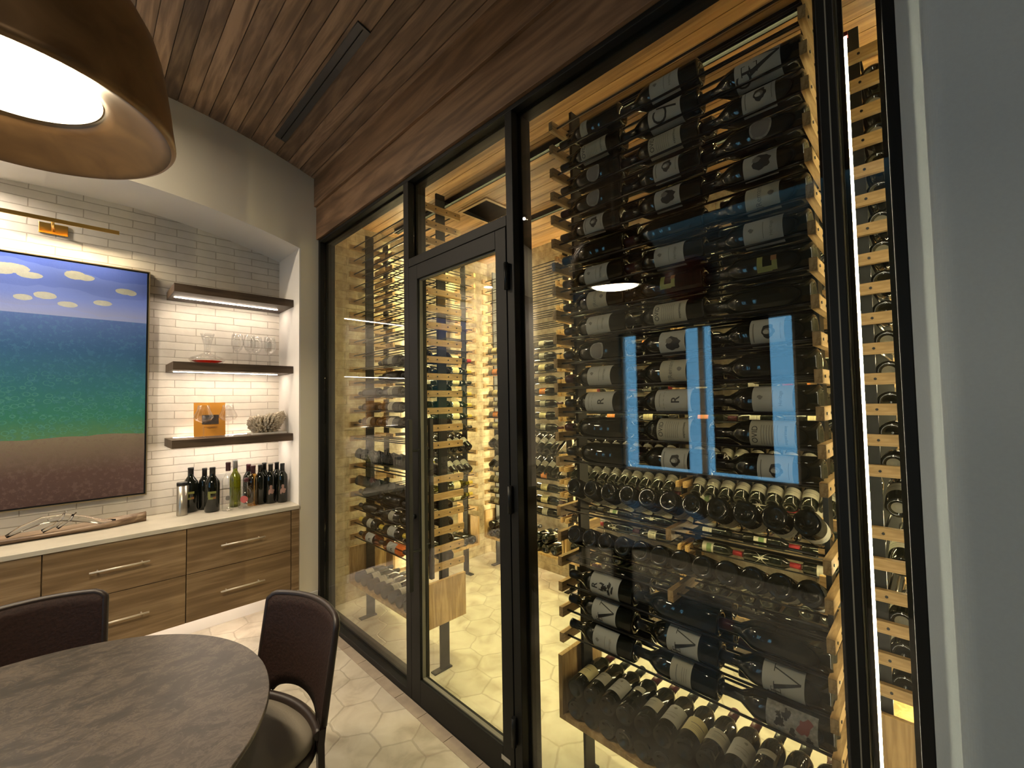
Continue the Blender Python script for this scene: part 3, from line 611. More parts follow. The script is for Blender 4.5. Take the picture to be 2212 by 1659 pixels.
def label_mesh(kind, style):
    k = (kind, style)
    if k in LAB: return LAB[k]
    r = body_prof(kind)[5][0]; b_ = MB(); mats = [M['paper'], M['ink'], M['inkgrey']]; s = r / .044
    if style == 'emblem': s *= 1.35
    zc = .115 * r / .044 if kind != 'burg' else .095
    if style in ('OVID', 'R', 'Rbee', 'EV', 'CV', 'V', 'portrait', 'crest', 'script', 'stripe', 'plain', 'small', 'bust'):
        half = {'EV': 1.7, 'CV': 1.6, 'small': .9, 'stripe': 2.2}.get(style, 1.25)
        hh = {'EV': .062, 'CV': .058, 'V': .052, 'OVID': .058, 'crest': .052, 'R': .062, 'Rbee': .062, 'small': .016, 'stripe': .028}.get(style, .045) * s
        if style in ('plain', 'stripe'): hh = .035 * s
        if style == 'small': zc = .155 * s
        patch(b_, r, zc - hh, zc + hh, half, .0006); E2 = .0011; b_.cur = 1
        def T(st, size, dx, dz, bold=0, mi=1): b_.cur = mi; v_, f_ = txt(st, size * s, bold); wrap(b_, [(x + dx * s, y_ + dz * s) for x, y_ in v_], f_, r, zc, E2)
        def S(polys, size, dx, dz):
            b_.cur = 1
            for pl in polys:
                v_, f_ = refine([(x * size * s + dx * s, y_ * size * s + dz * s) for x, y_ in pl], [list(range(len(pl)))]); wrap(b_, v_, f_, r, zc, E2)
        LV = [[(-.42, .42), (-.24, .42), (.06, -.42), (-.02, -.42)], [(.30, .42), (.35, .42), (.04, -.42), (-.01, -.42)], [(-.50, .42), (-.15, .42), (-.15, .45), (-.50, .45)], [(.18, .42), (.48, .42), (.48, .45), (.18, .45)]]
        LE = [[(-.22, -.42), (-.08, -.42), (-.08, .42), (-.22, .42)], [(-.32, .38), (.28, .38), (.28, .43), (-.32, .43)], [(-.32, -.43), (.28, -.43), (.28, -.38), (-.32, -.38)], [(-.08, -.02), (.16, -.02), (.16, .02), (-.08, .02)], [(.24, .22), (.28, .22), (.28, .40), (.24, .40)], [(.24, -.40), (.28, -.40), (.28, -.22), (.24, -.22)]]
        if style == 'OVID':
            T('OVID', .022, 0, .043); b_.cur = 2
            for i in range(7): lines(b_, r, zc + (.026 - i * .007) * s, .06 * s, E2, .0012)
            T('experiment', .012, 0, -.036)
        elif style == 'R': T('R', .040, 0, -.012, .0006); b_.cur = 2; lines(b_, r, zc + .030 * s, .09 * s, E2); lines(b_, r, zc + .045 * s, .05 * s, E2)
        elif style == 'Rbee':
            T('R', .034, 0, .040, .0006); b_.cur = 1
            for (cx2, cy2, a2, c2, sd) in ((.0, -.002, .010, .014, 1), (.012, -.022, .011, .007, 2), (-.012, -.020, .012, .006, 3), (.0, -.035, .014, .005, 4), (-.010, .008, .003, .012, 5), (.013, .010, .003, .012, 6)): blob(b_, r, cx2 * s, zc + cy2 * s, a2 * s, c2 * s, E2, sd, jit=.35)
        elif style == 'EV': S(LV, .092, .006, -.022); S(LE, .052, -.010, .020); T('C', .06, -.040, .036, 0)
        elif style == 'CV': T('C', .075, -.012, .012, 0); T('/', .105, .012, -.012, 0)
        elif style == 'V': S(LV, .078, .012, -.012); S(LE, .030, -.024, .018); T('C', .035, -.044, .028, 0)
        elif style == 'portrait':
            b_.cur = 1; blob(b_, r, 0, zc - .004 * s, .020 * s, .017 * s, E2, 11, jit=.16); b_.cur = 2; blob(b_, r, .001 * s, zc - .003 * s, .009 * s, .011 * s, E2 + .0004, 3, jit=.05)
            b_.cur = 0; blob(b_, r, -.001 * s, zc + .001 * s, .006 * s, .008 * s, E2 + .0008, 3, jit=.05); b_.cur = 2; lines(b_, r, zc + .034 * s, .06 * s, E2, .003); lines(b_, r, zc - .036 * s, .05 * s, E2)
        elif style == 'bust':
            b_.cur = 1; blob(b_, r, -.004 * s, zc - .006 * s, .026 * s, .024 * s, E2, 21, jit=.22); b_.cur = 2; blob(b_, r, .006 * s, zc + .008 * s, .010 * s, .012 * s, E2 + .0004, 8, jit=.2)
        elif style == 'crest': b_.cur = 2; blob(b_, r, .004 * s, zc + .030 * s, .006 * s, .007 * s, E2, 5, jit=.3); lines(b_, r, zc - .002 * s, .052 * s, E2, .0016); T('Heritage', .013, 0, -.022, 0, 2)
        elif style == 'script': b_.cur = 2; T('JRemant', .022, 0, .008, 0, 2); blob(b_, r, 0, zc - .024 * s, .007 * s, .008 * s, E2, 5, jit=.1)
        elif style == 'plain': b_.cur = 2; lines(b_, r, zc + .012 * s, .05 * s, E2, .003); [lines(b_, r, zc - (.006 + i * .007) * s, .045 * s, E2, .0012) for i in range(3)]
        elif style == 'stripe': b_.cur = 2; lines(b_, r, zc, .09 * s, E2, .004); lines(b_, r, zc - .016 * s, .07 * s, E2)
        elif style == 'small': b_.cur = 2; lines(b_, r, zc, .03 * s, E2)
        if style in ('V', 'EV', 'CV', 'R', 'Rbee', 'crest', 'portrait', 'bust'): mats[0] = M['paperw']
    elif style == 'disc':
        patch(b_, r, zc - .030 * s, zc + .030 * s, .85, .0006, lambda u: ((1 - math.sqrt(max(0, 1 - u * u))) / 2, (1 + math.sqrt(max(0, 1 - abs(u) ** 3))) / 2), 20); b_.cur = 1
        patch(b_, r, zc - .025 * s, zc + .025 * s, .70, .0011, lambda u: ((1 - math.sqrt(max(0, 1 - u * u))) / 2, (1 + math.sqrt(max(0, 1 - abs(u) ** 3))) / 2), 20); mats = [M['papergrey'], M['inkgrey']]
    elif style == 'bow':
        patch(b_, r, zc - .045 * s, zc + .045 * s, 1.3, .0006, lambda u: (0, 1), 4); b_ = MB()
        n = 14; vs = []
        for i in range(n + 1):
            z = -1 + 2 * i / n; hw = .06 + .34 * abs(z); vs += [((r + .0006) * math.sin(-hw * 3), -(r + .0006) * math.cos(-hw * 3), zc + z * .05 * s), ((r + .0006) * math.sin(0), -(r + .0006) * math.cos(0), zc + z * .05 * s), ((r + .0006) * math.sin(hw * 3), -(r + .0006) * math.cos(hw * 3), zc + z * .05 * s)]
        b_.poly(vs, [q for i in range(n) for q in ((3 * i, 3 * i + 1, 3 * i + 4, 3 * i + 3), (3 * i + 1, 3 * i + 2, 3 * i + 5, 3 * i + 4))], True)
    elif style == 'emblem':   # olive painted bracket with orange corner
        b_.cur = 0; e = .0006
        def rect(x0, x1, z0, z1): patch_at(b_, r, zc + z0 * s, zc + z1 * s, x0 * s / r, x1 * s / r, e)
        rect(-.019, .017, .008, .019); rect(-.019, -.007, -.010, .008); rect(-.017, .004, -.020, -.010); b_.cur = 1; rect(.004, .016, -.019, -.008); mats = [M['inkolive'], M['inkorange']]
    elif style == 'redart':
        patch(b_, r, zc - .075 * s, zc + .05 * s, 1.1, .0006); b_.cur = 1
        for i in range(9): blob(b_, r, rnd.uniform(-.03, .03) * s, zc + rnd.uniform(-.06, .03) * s, rnd.uniform(.006, .014) * s, rnd.uniform(.006, .012) * s, .0010 + i * .00005, i, jit=.5)
        b_.cur = 2; blob(b_, r, .012 * s, zc - .045 * s, .02 * s, .018 * s, .0016, 4, jit=.4); mats = [M['papergrey'], M['ink'], M['inkred']]
    elif style == 'orange': patch(b_, r, zc - .035, zc + .035, 1.3, .0006); mats = [M['papero']]; b_.cur = 1; lines(b_, r, zc, .05, .0011, .004); mats.append(M['paper'])
    elif style == 'yellow': patch(b_, r, zc - .04, zc + .035, 1.4, .0006); b_.cur = 1; lines(b_, r, zc, .05, .0011, .003); [lines(b_, r, zc - .012 - .007 * i, .04, .0011, .0012) for i in range(3)]; mats = [M['papery'], M['inkgrey']]
    elif style == 'greenart': patch(b_, r, zc - .035, zc + .035, 1.2, .0006); b_.cur = 1; patch(b_, r, zc - .008, zc + .022, .8, .0011); mats = [M['paper'], M['inkgreen']]
    elif style == 'figure':  # printed figure on dark bottle
        blob(b_, r, 0, zc + .03, .010, .014, .0006, 1, jit=.1); blob(b_, r, .003, zc, .017, .022, .0006, 2, jit=.25); blob(b_, r, -.012, zc - .01, .006, .02, .0007, 3, jit=.2); mats = [M['skin']]
    elif style == 'crest_clear': blob(b_, r, 0, zc, .015, .017, .0006, 1, jit=.08); mats = [M['inkgrey']]
    LAB[k] = b_.mesh('paper_label', mats); return LAB[k]
def patch_at(b_, r, z0, z1, a0, a1, e, n=5):
    vs = []
    for i in range(n + 1):
        a = a0 + (a1 - a0) * i / n
        for z in (z0, z1): vs.append(((r + e) * math.sin(a), -(r + e) * math.cos(a), z))
    b_.poly(vs, [(2 * i, 2 * i + 2, 2 * i + 3, 2 * i + 1) for i in range(n)])
# orientation matrices: local z = bottle axis (base to neck), local -y = label side
def rotm(zax, front):
    z = Vector(zax).normalized(); f_ = Vector(front); f_ = (f_ - z * f_.dot(z)).normalized(); yv = -f_; x = yv.cross(z)
    return Matrix(((x.x, yv.x, z.x), (x.y, yv.y, z.y), (x.z, yv.z, z.z))).to_euler()
PROTO = {}
STUFFED = 0; NB = 0
FAR = MB(); FARM = []
def far_bottle(kind, glassm, style, cap, loc, rot, spin):
    mx = Matrix.Translation(loc) @ rot.to_matrix().to_4x4() @ Matrix.Rotation(spin, 4, 'Z')
    for me in [body_mesh(kind, glassm), cap_mesh(kind, cap)] + ([label_mesh(kind, style)] if style else []):
        idx = []
        for m_ in me.materials:
            if m_ not in FARM: FARM.append(m_)
            idx.append(FARM.index(m_))
        b0 = len(FAR.v); FAR.v += [tuple(mx @ v.co) for v in me.vertices]
        for p in me.polygons: FAR.f.append([b0 + i for i in p.vertices]); FAR.mi.append(idx[p.material_index]); FAR.sm.append(p.use_smooth)
def bottle(kind, glassm, style, cap, loc, rot, label, group, sticker=None, spin=0.0, far=False):
    global NB
    if far: return far_bottle(kind, glassm, style, cap, loc, rot, spin)
    k = (kind, glassm, style, cap, sticker)
    if k not in PROTO:
        root = bpy.data.objects.new('wine_bottle', None); root.empty_display_size = .05; C.objects.link(root)
        inst('glass_body', body_mesh(kind, glassm), root)
        if cap: inst('capsule', cap_mesh(kind, cap), root)
        if style:
            lo = inst('paper_label' if style not in ('emblem', 'figure', 'crest_clear') else 'painted_emblem', label_mesh(kind, style), root)
        if sticker:
            b_ = MB(); b_.lathe([(.008, .0125), (.016, .0075), (.020, .0045)], 20, cap0=False, cap1=False); b_.lathe([(.0, .0140), (.009, .0120)], 12, cap0=False, cap1=False); b_.obj('punt_mark', M[sticker], root)
        PROTO[k] = root; o = root
    else: o = copy_tree(PROTO[k])
    o.location = loc; e = rot.to_matrix(); 
    if spin: e = e @ Matrix.Rotation(spin, 3, 'Z')
    o.rotation_euler = e.to_euler(); tag(o, label, 'wine bottle', group); NB += 1
    return o
ORD = ['first', 'second', 'third', 'fourth', 'fifth', 'sixth', 'seventh', 'eighth', 'ninth', 'tenth', 'eleventh', 'twelfth', 'thirteenth', 'fourteenth', 'fifteenth', 'sixteenth', 'seventeenth', 'eighteenth', 'nineteenth', 'twentieth']
LOOK = {'OVID': 'cream text label', 'R': 'white R label', 'Rbee': 'white R insect label', 'EV': 'big black letter label', 'CV': 'curling letter label', 'V': 'large V label', 'portrait': 'portrait label', 'bust': 'dark figure label', 'crest': 'small crest label', 'script': 'script label',
        'plain': 'plain cream label', 'small': 'small collar label', 'stripe': 'wide cream label', 'disc': 'grey oval label', 'bow': 'bow tie label', 'emblem': 'olive bracket emblem', 'redart': 'red and grey art label', 'orange': 'orange label', 'yellow': 'yellow label', 'greenart': 'green picture label', None: 'no label showing', 'figure': 'printed figure', 'crest_clear': 'grey crest'}

# ------------------------------------------------------------------ racks
def zn(n): return 2.904 - 0.107 * n
DEP = 0.302; ROD_R = .0045; RD = (.035, .105, .190, .260)
def rack(name_label, loc, rz, L, mid=(), short=False, foot=1):
    r = empty('wine_rack', loc, name_label, 'wine rack', 'wall of black post and oak block wine racks'); r.rotation_euler = (0, 0, rz)
    pm = MB(); pm.box(-.007, .007, 0, .066, 0, 3.0); pm = pm.mesh('post', M['blackm'])
    am = MB(); am.box(-.010, .010, 0, DEP, -.040, 0); am = am.mesh('arm', M['oak'])
    rm = MB(); rm.tube([(-.03, 0, 0), (L + .03, 0, 0)], ROD_R, 8); rm = rm.mesh('rod', M['steel'])
    ftm = MB(); ftm.box(-.022, .022, -.055, .075, 0, .008); ftm = ftm.mesh('foot', M['blackm'])
    for sx_, x in ((-1, 0), (1, L)):
        inst('post', pm, r, (x, .125, 0)); inst('foot', ftm, r, (x, .125, 0))
    for n in range(0, 22):
        if n in (15,): continue
        z = zn(n)
        for x, s_ in ((0, -1), (L, 1)): inst('arm', am, r, (x + s_ * .0175, 0, z))
        if n in (16, 18):
            for x in mid: inst('arm', am, r, (x, 0, z))
        if n != 17:
            for d_ in RD:
                if len(r.children) > 400: break
                inst('rod', rm, r, (0, d_, z - .02))
    # bin box
    bx = MB(); bx.box(-.038, -.018, 0, DEP, .294, .56); bx.obj('end_panel', M['oakx'], r, .001)
    bx = MB(); bx.box(L + .018, L + .038, 0, DEP, .294, .56); bx.obj('end_panel', M['oakx'], r, .001)
    bx = MB(); bx.box(-.018, L + .018, 0, DEP, .294, .314); bx.obj('bottom_panel', M['oakx'], r, .001)
    return r
def rack_xf(loc, rz):
    c_, s_ = math.cos(rz), math.sin(rz)
    return lambda x, y_, z: (loc[0] + c_ * x - s_ * y_, loc[1] + s_ * x + c_ * y_, z)
XM = 1.474
RZ = R(-90)
rack('tall rack of magnums behind the big right glass pane', (XM, 1.172, 0), RZ, .915, mid=(.475,))
rack('tall half empty rack behind the left glass pane', (XM, 3.215, 0), RZ, .965)
rack('left section of the rack along the back stone wall', (2.895, 3.26, 0), RZ, .93)
rack('middle section of the rack along the back stone wall', (2.895, 2.245, 0), RZ, .93)
rack('right section of the rack along the back stone wall', (2.895, 1.230, 0), RZ, .93)
rack('rack on the left stone wall seen through the door', (1.83, 3.155, 0), 0, .84)
rack('rack on the end wall beside the bright light strip', (2.855, .345, 0), R(180), .865)

def zc_(n, r): return zn(n) - .02 + math.sqrt((r + ROD_R) ** 2 - .035 ** 2) + .0012
DARKCAP = ['capblack', 'capblack', 'capplum', 'capblack']
rotM = rotm((0, 1, 0), (-1, 0, 0.12)); rotC = rotm((0, -1, 0), (-1, 0, 0.2)); rotB = rotm((1, 0, 0), (0, -1, 0.2))
grpM = 'magnums lying in the tall right rack'
Mtab = {1: ('small', 'crest', None), 2: ('OVID', 'CV', 'EV'), 3: ('disc', 'OVID', 'portrait'), 4: ('disc', 'portrait', 'disc'), 5: ('portrait', 'bust', 'bust'), 6: (None, None, 'script'), 7: ('crest', 'crest', 'crest'),
        8: ('script', 'emblem', 'emblem'), 9: ('crest', 'OVID', None), 10: ('disc', 'bust', 'portrait'), 11: ('crest', 'script', None), 12: ('R', 'R', 'crest'), 13: (None, 'OVID', 'OVID'), 14: (None, 'portrait', 'portrait'),
        19: ('Rbee', None, None), 20: ('V', 'V', 'V'), 21: ('crest', 'plain', 'redart')}
rowi = 0
SIDE = ['left', 'middle', 'right']
for n in sorted(Mtab):
    for j, st in enumerate(Mtab[n]):
        if n == 1 and j == 2: continue
        yb = (.868, .556, .244)[j] + rnd.uniform(-.004, .006); kd = 'mag'
        lk = LOOK[st]
        bottle(kd, 'bglass', st, rnd.choice(DARKCAP), (XM + .070, yb, zc_(n, .0465)), rotM, 'dark magnum with %s, %s of the %s row down, right rack' % (lk, SIDE[j], ORD[rowi]) if j != 1 else 'dark magnum with %s, middle of the %s row down, right rack' % (lk, ORD[rowi]), grpM, spin=rnd.uniform(-.12, .12))
        if n > 1 and not (n % 4 == 1 and j == 1):
            bottle('bord', 'bglass', None, rnd.choice(DARKCAP), (XM + .225, yb + rnd.uniform(-.0, .012), zc_(n, .0375)), rotM, 'unlabelled dark bottle behind the %s magnum of the %s row, right rack' % (SIDE[j], ORD[rowi]), 'bottles in the rear half of the right rack', far=True)
    rowi += 1
# display rows of the right rack (butts to the glass, necks dipping into the cellar)
for q, (zb, cnt, y0_, y1_) in enumerate(((1.287, 11, 1.115, .285), (1.085, 12, 1.120, .285))):
    for i in range(cnt):
        yy = y0_ + (y1_ - y0_) * i / (cnt - 1); kd = 'burg' if cnt == 0 else 'bord'
        bottle(kd, 'bglass', 'stripe' if q == 0 or i > 4 else None, rnd.choice(DARKCAP), (XM + .012, yy, zb), rotm((math.cos(R(24)), 0, -math.sin(R(24))), (0, 0, -1)),
               'tilted bottle butt, %s from the left, %s display row, right rack' % (ORD[i], ('upper', 'lower')[q]), 'tilted display bottles of the right rack')
# bottles in the bin of the right rack
rb = random.Random(4)
for i in range(12):
    yy = 1.135 - i * .0765; tl = 8
    bottle('bord', 'bglass', ['yellow', 'plain', 'crest', 'small', 'plain', 'crest'][i % 6], ['capplum', 'capblack', 'capblack', 'capplum'][i % 4], (XM + .012, yy, .400 + .038), rotm((math.cos(R(tl)), 0, math.sin(R(tl)) * .3), (-.3, 0, 1)),
           'upper layer bottle in the oak bin, %s from the left, right rack' % ORD[i], 'bottles in the oak bin of the right rack', spin=rb.uniform(-.5, .5))
    if i < 12:
        bottle('bord', 'bglass', None, 'capblack', (XM + .006, yy - .0, .316 + .0385), rotm((1, 0, 0), (0, 0, 1)),
               'lower layer bottle in the oak bin, %s from the left, right rack' % ORD[i], 'bottles in the oak bin of the right rack', far=i > 7)
# left rack behind the left pane
grpL = 'bottles lying in the left rack'
Ltab = {9: (None, 'plain', 'plain'), 10: (None, None, None), 11: (None, 'stripe', 'stripe'), 12: (None, 'stripe', 'crest'), 13: ('plain', 'plain', None), 18: (None, None, 'plain'), 19: (None, 'plain', None), 20: ('plain', 'crest', 'plain'), 21: ('R', 'R', 'R')}
rowi = 0
for n in sorted(Ltab):
    for j, st in enumerate(Ltab[n]):
        if n == 10 and j == 0 or n == 9 and j == 0: continue
        yb = (2.90, 2.585, 2.268)[j]; gl = 'rose' if n == 21 else 'bglass'
        bottle('bord', gl, st, 'capblack' if n != 20 else 'capyellow', (XM + .070, yb, zc_(n, .0375)), rotM, '%s bottle with %s, %s of the %s filled row, left rack' % ('pink rose' if n == 21 else 'dark', LOOK[st], SIDE[j], ORD[rowi]), grpL, spin=rnd.uniform(-.2, .2))
        bottle('bord', 'bglass', None, 'capblack', (XM + .225, yb + .01, zc_(n, .0375)), rotM, 'rear dark bottle behind the %s one of the %s filled row, left rack' % (SIDE[j], ORD[rowi]), 'bottles in the rear half of the left rack', far=True)
    rowi += 1
for q, zb in enumerate((1.287, 1.085)):
    for i in range(9):
        yy = 3.13 - i * .1
        bottle('bord', 'bglass', None, 'capblack', (XM + .012, yy, zb), rotm((math.cos(R(24)), 0, -math.sin(R(24))), (0, 0, -1)), 'butt of a tilted bottle, %s from the left, %s display row, left rack' % (ORD[i], ('upper', 'lower')[q]), 'tilted display bottles of the left rack')
for i in range(9):
    bottle('bord', 'bglass', 'plain', 'capblack', (XM + .008, 3.14 - i * .098, .316 + .0385), rotm((1, 0, 0), (-.4, 0, 1)), 'dark bottle in the oak bin, %s from the left, left rack' % ORD[i], 'bottles in the oak bin of the left rack', spin=rnd.uniform(-.5, .5))
# back wall racks
XC = 2.895
Cst = ['yellow', 'yellow', 'orange', 'plain', 'yellow', 'stripe', 'orange', 'yellow', 'yellow', 'plain', 'plain', 'plain']
for u, (ybase, uname) in enumerate(((3.26, 'left'), (2.245, 'middle'), (1.230, 'right'))):
    rows = ([1, 2, 3, 4, 5, 6] if u == 2 else []) + [7, 8, 9, 10, 11, 12, 13, 14, 18, 19, 20, 21]; rowi = 0
    for ri, n in enumerate(rows):
        for j in range(3):
            if u == 0 and n == 10 and j == 0: continue
            if u == 1 and n < 7: continue
            if u == 1 and j < 2 and n < 12 and False: continue
            st = Cst[(ri + j * 5 + u * 3) % 12]
            if u > 0 and n >= 18: st = ['greenart', 'bow', 'plain'][(j + n) % 3]
            yt = ybase - .012 - j * .312
            cp = rnd.choice(['capblack', 'capblack', 'capred', 'capplum']) if u > 0 else rnd.choice(['capblack', 'capplum', 'capblack'])
            bottle('bord', 'bglass', st, cp, (XC + .070, yt, zc_(n, .0375)), rotC, 'dark bottle with %s, %s of the %s row, %s back section' % (LOOK[st], SIDE[j], ORD[ri], uname), 'bottles lying in the %s back wall section' % uname, spin=rnd.uniform(-.3, .3), far=(u > 0 and n < 18))
    for q, zb in enumerate((1.215, 1.005)):
        for i in range(10):
            stp = .095; yy = ybase - .045 - i * (.905 / 10)
            st = ['plain', 'stripe', 'stripe'][u]; gk = 'bord' if u < 2 else 'burg'
            bottle(gk, 'bglass', st, 'capblack', (XC + .03, yy, zb), rotm((math.cos(R(33)), 0, math.sin(R(33))), (-.3, 0, 1)), 'raised dark bottle %s from the left, %s display row, %s back section' % (ORD[i], ('upper', 'lower')[q], uname), 'tilted display bottles of the %s back wall section' % uname, far=(q == 0 and u > 0))
    if True:
        for i in range(9):
            for lay in range(2):
                if lay == 1 and i % 3 == 2: continue
                bottle('bord', 'bglass', 'small' if lay else None, 'capred' if (i == 0 and lay) else 'capblack', (XC + .008, ybase - .05 - i * .1, .355 + lay * .076), rotm((1, 0, 0), (-.2, 0, 1)),
                       'dark bottle in the bin, %s layer, %s from the left, %s back section' % (('lower', 'upper')[lay], ORD[i], uname), 'bottles in the bin of the %s back wall section' % uname, far=(u >= 1 or lay == 0 or i > 5))
# left wall rack
YBk = 3.155; rowi = 0
for n in (8, 9, 10, 11, 12, 13, 14, 18, 19, 20):
    for j in range(1, 3):
        cp = {9: 'capyellow', 11: 'capyellow', 12: 'capyellow', 13: 'capyellow', 8: 'capred', 18: 'capyellow', 19: 'capyellow', 20: 'capyellow'}.get(n, 'capblack')
        gl = 'bgreen' if n >= 18 else 'bglass'
        bottle('burg' if n >= 18 else 'bord', gl, 'yellow' if j == 2 else 'plain', cp, (1.745 + j * .318, YBk + .07, zc_(n, .041 if n >= 18 else .0375)), rotB, '%s bottle, %s end of the %s row down, left wall rack' % ('green' if n >= 18 else 'dark', ('', 'left', 'right')[j], ORD[rowi]), 'bottles lying in the left wall rack')
    rowi += 1
for q, zb in enumerate((1.215, 1.005)):
    for i in range(6):
        bottle('bord', 'bgreen' if q and i > 3 else 'bglass', 'plain', 'capblack', (2.62 - i * .085, YBk + .03, zb), rotm((0, math.cos(R(33)), math.sin(R(33))), (0, -.3, 1)), 'raised bottle %s from the right, %s display row, left wall rack' % (ORD[i], ('upper', 'lower')[q]), 'tilted display bottles of the left wall rack')
for i in range(6):
    bottle('bord', 'bglass', None, 'capblack', (2.64 - i * .09, YBk + .01, .355), rotm((0, 1, 0), (0, 0, 1)), 'bottle in the oak bin %s from the right, left wall rack' % ORD[i], 'bottles in the oak bin of the left wall rack')
# end wall rack: butts toward the glass
for n in list(range(0, 15)) + [19, 20, 21]:
    for d_ in (.07, .225):
        if n == 0 and d_ > .1: continue
        nm = 'front' if d_ < .1 else 'rear'; k_ = n if n < 15 else n - 4
        bottle('bord', 'bglass', 'plain' if n % 2 else 'crest', 'capblack', (1.985, .345 - d_, zc_(n, .0375)), rotm((1, 0, 0), (-.1, 1, .8)), '%s bottle butt of the %s row down beside the bright light strip' % (nm, ORD[k_]), 'bottles lying in the end wall rack', sticker=[None, 'butt', 'capred' if n in (0, 8) else 'butt', None][(n * 3 + (d_ < .1)) % 4] if n else 'capred', spin=rnd.uniform(-1, 1))
for q, zb in enumerate((1.287, 1.085)):
    for i in range(2):
        bottle('bord', 'bglass', 'stripe', 'capblack', (1.985 + .02, .20 - i * .085, zb - .03), rotm((.9, 0, .25), (-.4, 0, 1)), '%s bottle of the %s raised pair beside the bright light strip' % (('left', 'right')[i], ('upper', 'lower')[q]), 'raised bottles of the end wall rack', sticker='butt')
print('BOTTLES', NB)
fo = FAR.obj('wine_bottles', FARM); tag(fo, 'dark wine bottles filling the deeper, half hidden places of the racks', 'wine bottles', kind='stuff')

# ------------------------------------------------------------------ niche cabinets
def pull(parent, xc, z, L, yf):
    b_ = MB(); b_.tube([(xc - L / 2, yf - .032, z), (xc + L / 2, yf - .032, z)], .0055, 10)
    for s_ in (-1, 1): b_.tube([(xc + s_ * (L / 2 - .035), yf, z), (xc + s_ * (L / 2 - .035), yf - .032, z)], .0045, 8)
    return b_.obj('handle', M['nickel'], parent)
CF = 3.478
for x0, x1, lab in ((.504, 1.134, 'right oak veneer two drawer cabinet unit floating under the counter'), (-.127, .504, 'middle oak veneer two drawer cabinet unit floating under the counter'), (-.758, -.127, 'left oak veneer cabinet unit cut off by the photo edge')):
    xc = (x0 + x1) / 2; e = empty('drawer_cabinet', (xc, CF, .262), lab, 'cabinet', None); hw = (x1 - x0) / 2
    b_ = MB(); b_.box(-hw + .0005, hw - .0005, .021, .45, .0, .604); b_.obj('body', M['cab'], e)
    b_ = MB(); b_.box(-hw + .001, hw - .001, .0195, .021, .0, .604); b_.obj('shadow_gap', M['cabdark'], e)
    for z0, z1, zh in ((.312, .602, .458), (.006, .308, .154)):
        d_ = MB(); d_.box(-hw + .0025, hw - .0025, 0, .019, z0, z1); dd = d_.obj('drawer', M['cab'], e, .0012); pull(dd, 0, zh, .265, 0)
b_ = MB(); b_.box(1.1365, XR - .0005, CF - .001, 3.93, .262, .866); struct(b_, 'trim_16', M['cab'])
b_ = MB(); b_.box(XL, XR - .0005, N - .022, BACK - .001, .868, .896); o = b_.obj('countertop', M['quartz'], None, .003); tag(o, 'pale stone countertop running the width of the arched niche', 'countertop')
e = empty('under_cabinet_light', (0, 3.72, .262), 'hidden light strip glowing under the floating cabinets', 'strip light'); b_ = MB(); b_.box(-1.1, 1.12, -.01, .01, -.012, 0); b_.obj('diffuser', M['ledtoe'], e)
# shelves
YF = 3.609
for z, lab, ztop in ((2.487, 'top floating oak shelf beside the painting', 0), (1.958, 'middle floating oak shelf holding the decanter and stemware', 0), (1.431, 'lowest floating oak shelf holding the coral bowl', 1)):
    e = empty('floating_shelf', (.81, BACK, z), lab, 'shelf', 'floating oak shelves')
    b_ = MB(); b_.box(.437 - .81, XR - .81 - .001, YF - BACK, -.001, -.056, 0); b_.obj('board', M['shelf'], e, .001)
    b_ = MB(); b_.box(.462 - .81, 1.128 - .81, -.166, -.154, -.0595, -.0562); b_.obj('light_strip', M['ledshelf'], e)
    if ztop:
        b_ = MB(); b_.box(.48 - .81, 1.03 - .81, -.060, -.048, .0002, .003); b_.obj('light_strip', M['ledtop'], e)
# painting
e = empty('framed_painting', (0, BACK, 1.05), 'large seascape painting with blue sky, teal sea and brown sand', 'painting')
PX0, PX1, PZ0, PZ1, PY = -.62, .33, 1.062, 2.598, 3.915
b_ = MB(); b_.box(PX0 + .006, PX1 - .006, PY, PY + .03, PZ0 + .006, PZ1 - .006); o = b_.obj('canvas', M['painting'], e); o.matrix_parent_inverse = Matrix.Translation((0, -BACK, -1.05))
b_ = MB()
for q in ((PX0 - .004, PX0 + .004, PZ0, PZ1), (PX1 - .004, PX1 + .004, PZ0, PZ1), (PX0, PX1, PZ0 - .004, PZ0 + .004), (PX0, PX1, PZ1 - .004, PZ1 + .004)): b_.box(q[0], q[1], PY + .004, BACK - .002, q[2], q[3])
o = b_.obj('dark_liner', M['capblack'], e); o.matrix_parent_inverse = Matrix.Translation((0, -BACK, -1.05))
b_ = MB()
for q in ((PX0 - .010, PX0 - .0042, PZ0 - .010, PZ1 + .010), (PX1 + .0042, PX1 + .010, PZ0 - .010, PZ1 + .010), (PX0 - .010, PX1 + .010, PZ0 - .010, PZ0 - .0042), (PX0 - .010, PX1 + .010, PZ1 + .0042, PZ1 + .010)): b_.box(q[0], q[1], PY - .004, BACK - .001, q[2], q[3])
o = b_.obj('frame', simple('champagne_frame', (.42, .34, .20), .35, .8), e); o.matrix_parent_inverse = Matrix.Translation((0, -BACK, -1.05))
e = empty('picture_light', (-.132, BACK, 2.796), 'slim brass picture light mounted above the seascape painting', 'picture light')
b_ = MB(); b_.box(-.064, .064, -.012, -.001, -.033, .033); b_.obj('backplate', M['brass'], e, .001)
b_ = MB(); b_.tube([(0, -.012, -.012), (0, -.10, -.012), (0, -.175, .012)], .0075, 8); b_.obj('arm', M['brass'], e)
b_ = MB(); b_.box(-.30, .30, -.195, -.192, -.010, .014); b_.box(-.30, .30, -.192, -.160, .011, .014); b_.box(-.30, .30, -.163, -.160, -.001, .011); b_.obj('bar', M['brass'], e)
b_ = MB(); b_.box(-.29, .29, -.188, -.168, .0085, .0108); b_.obj('light_strip', M['ledpic'], e)

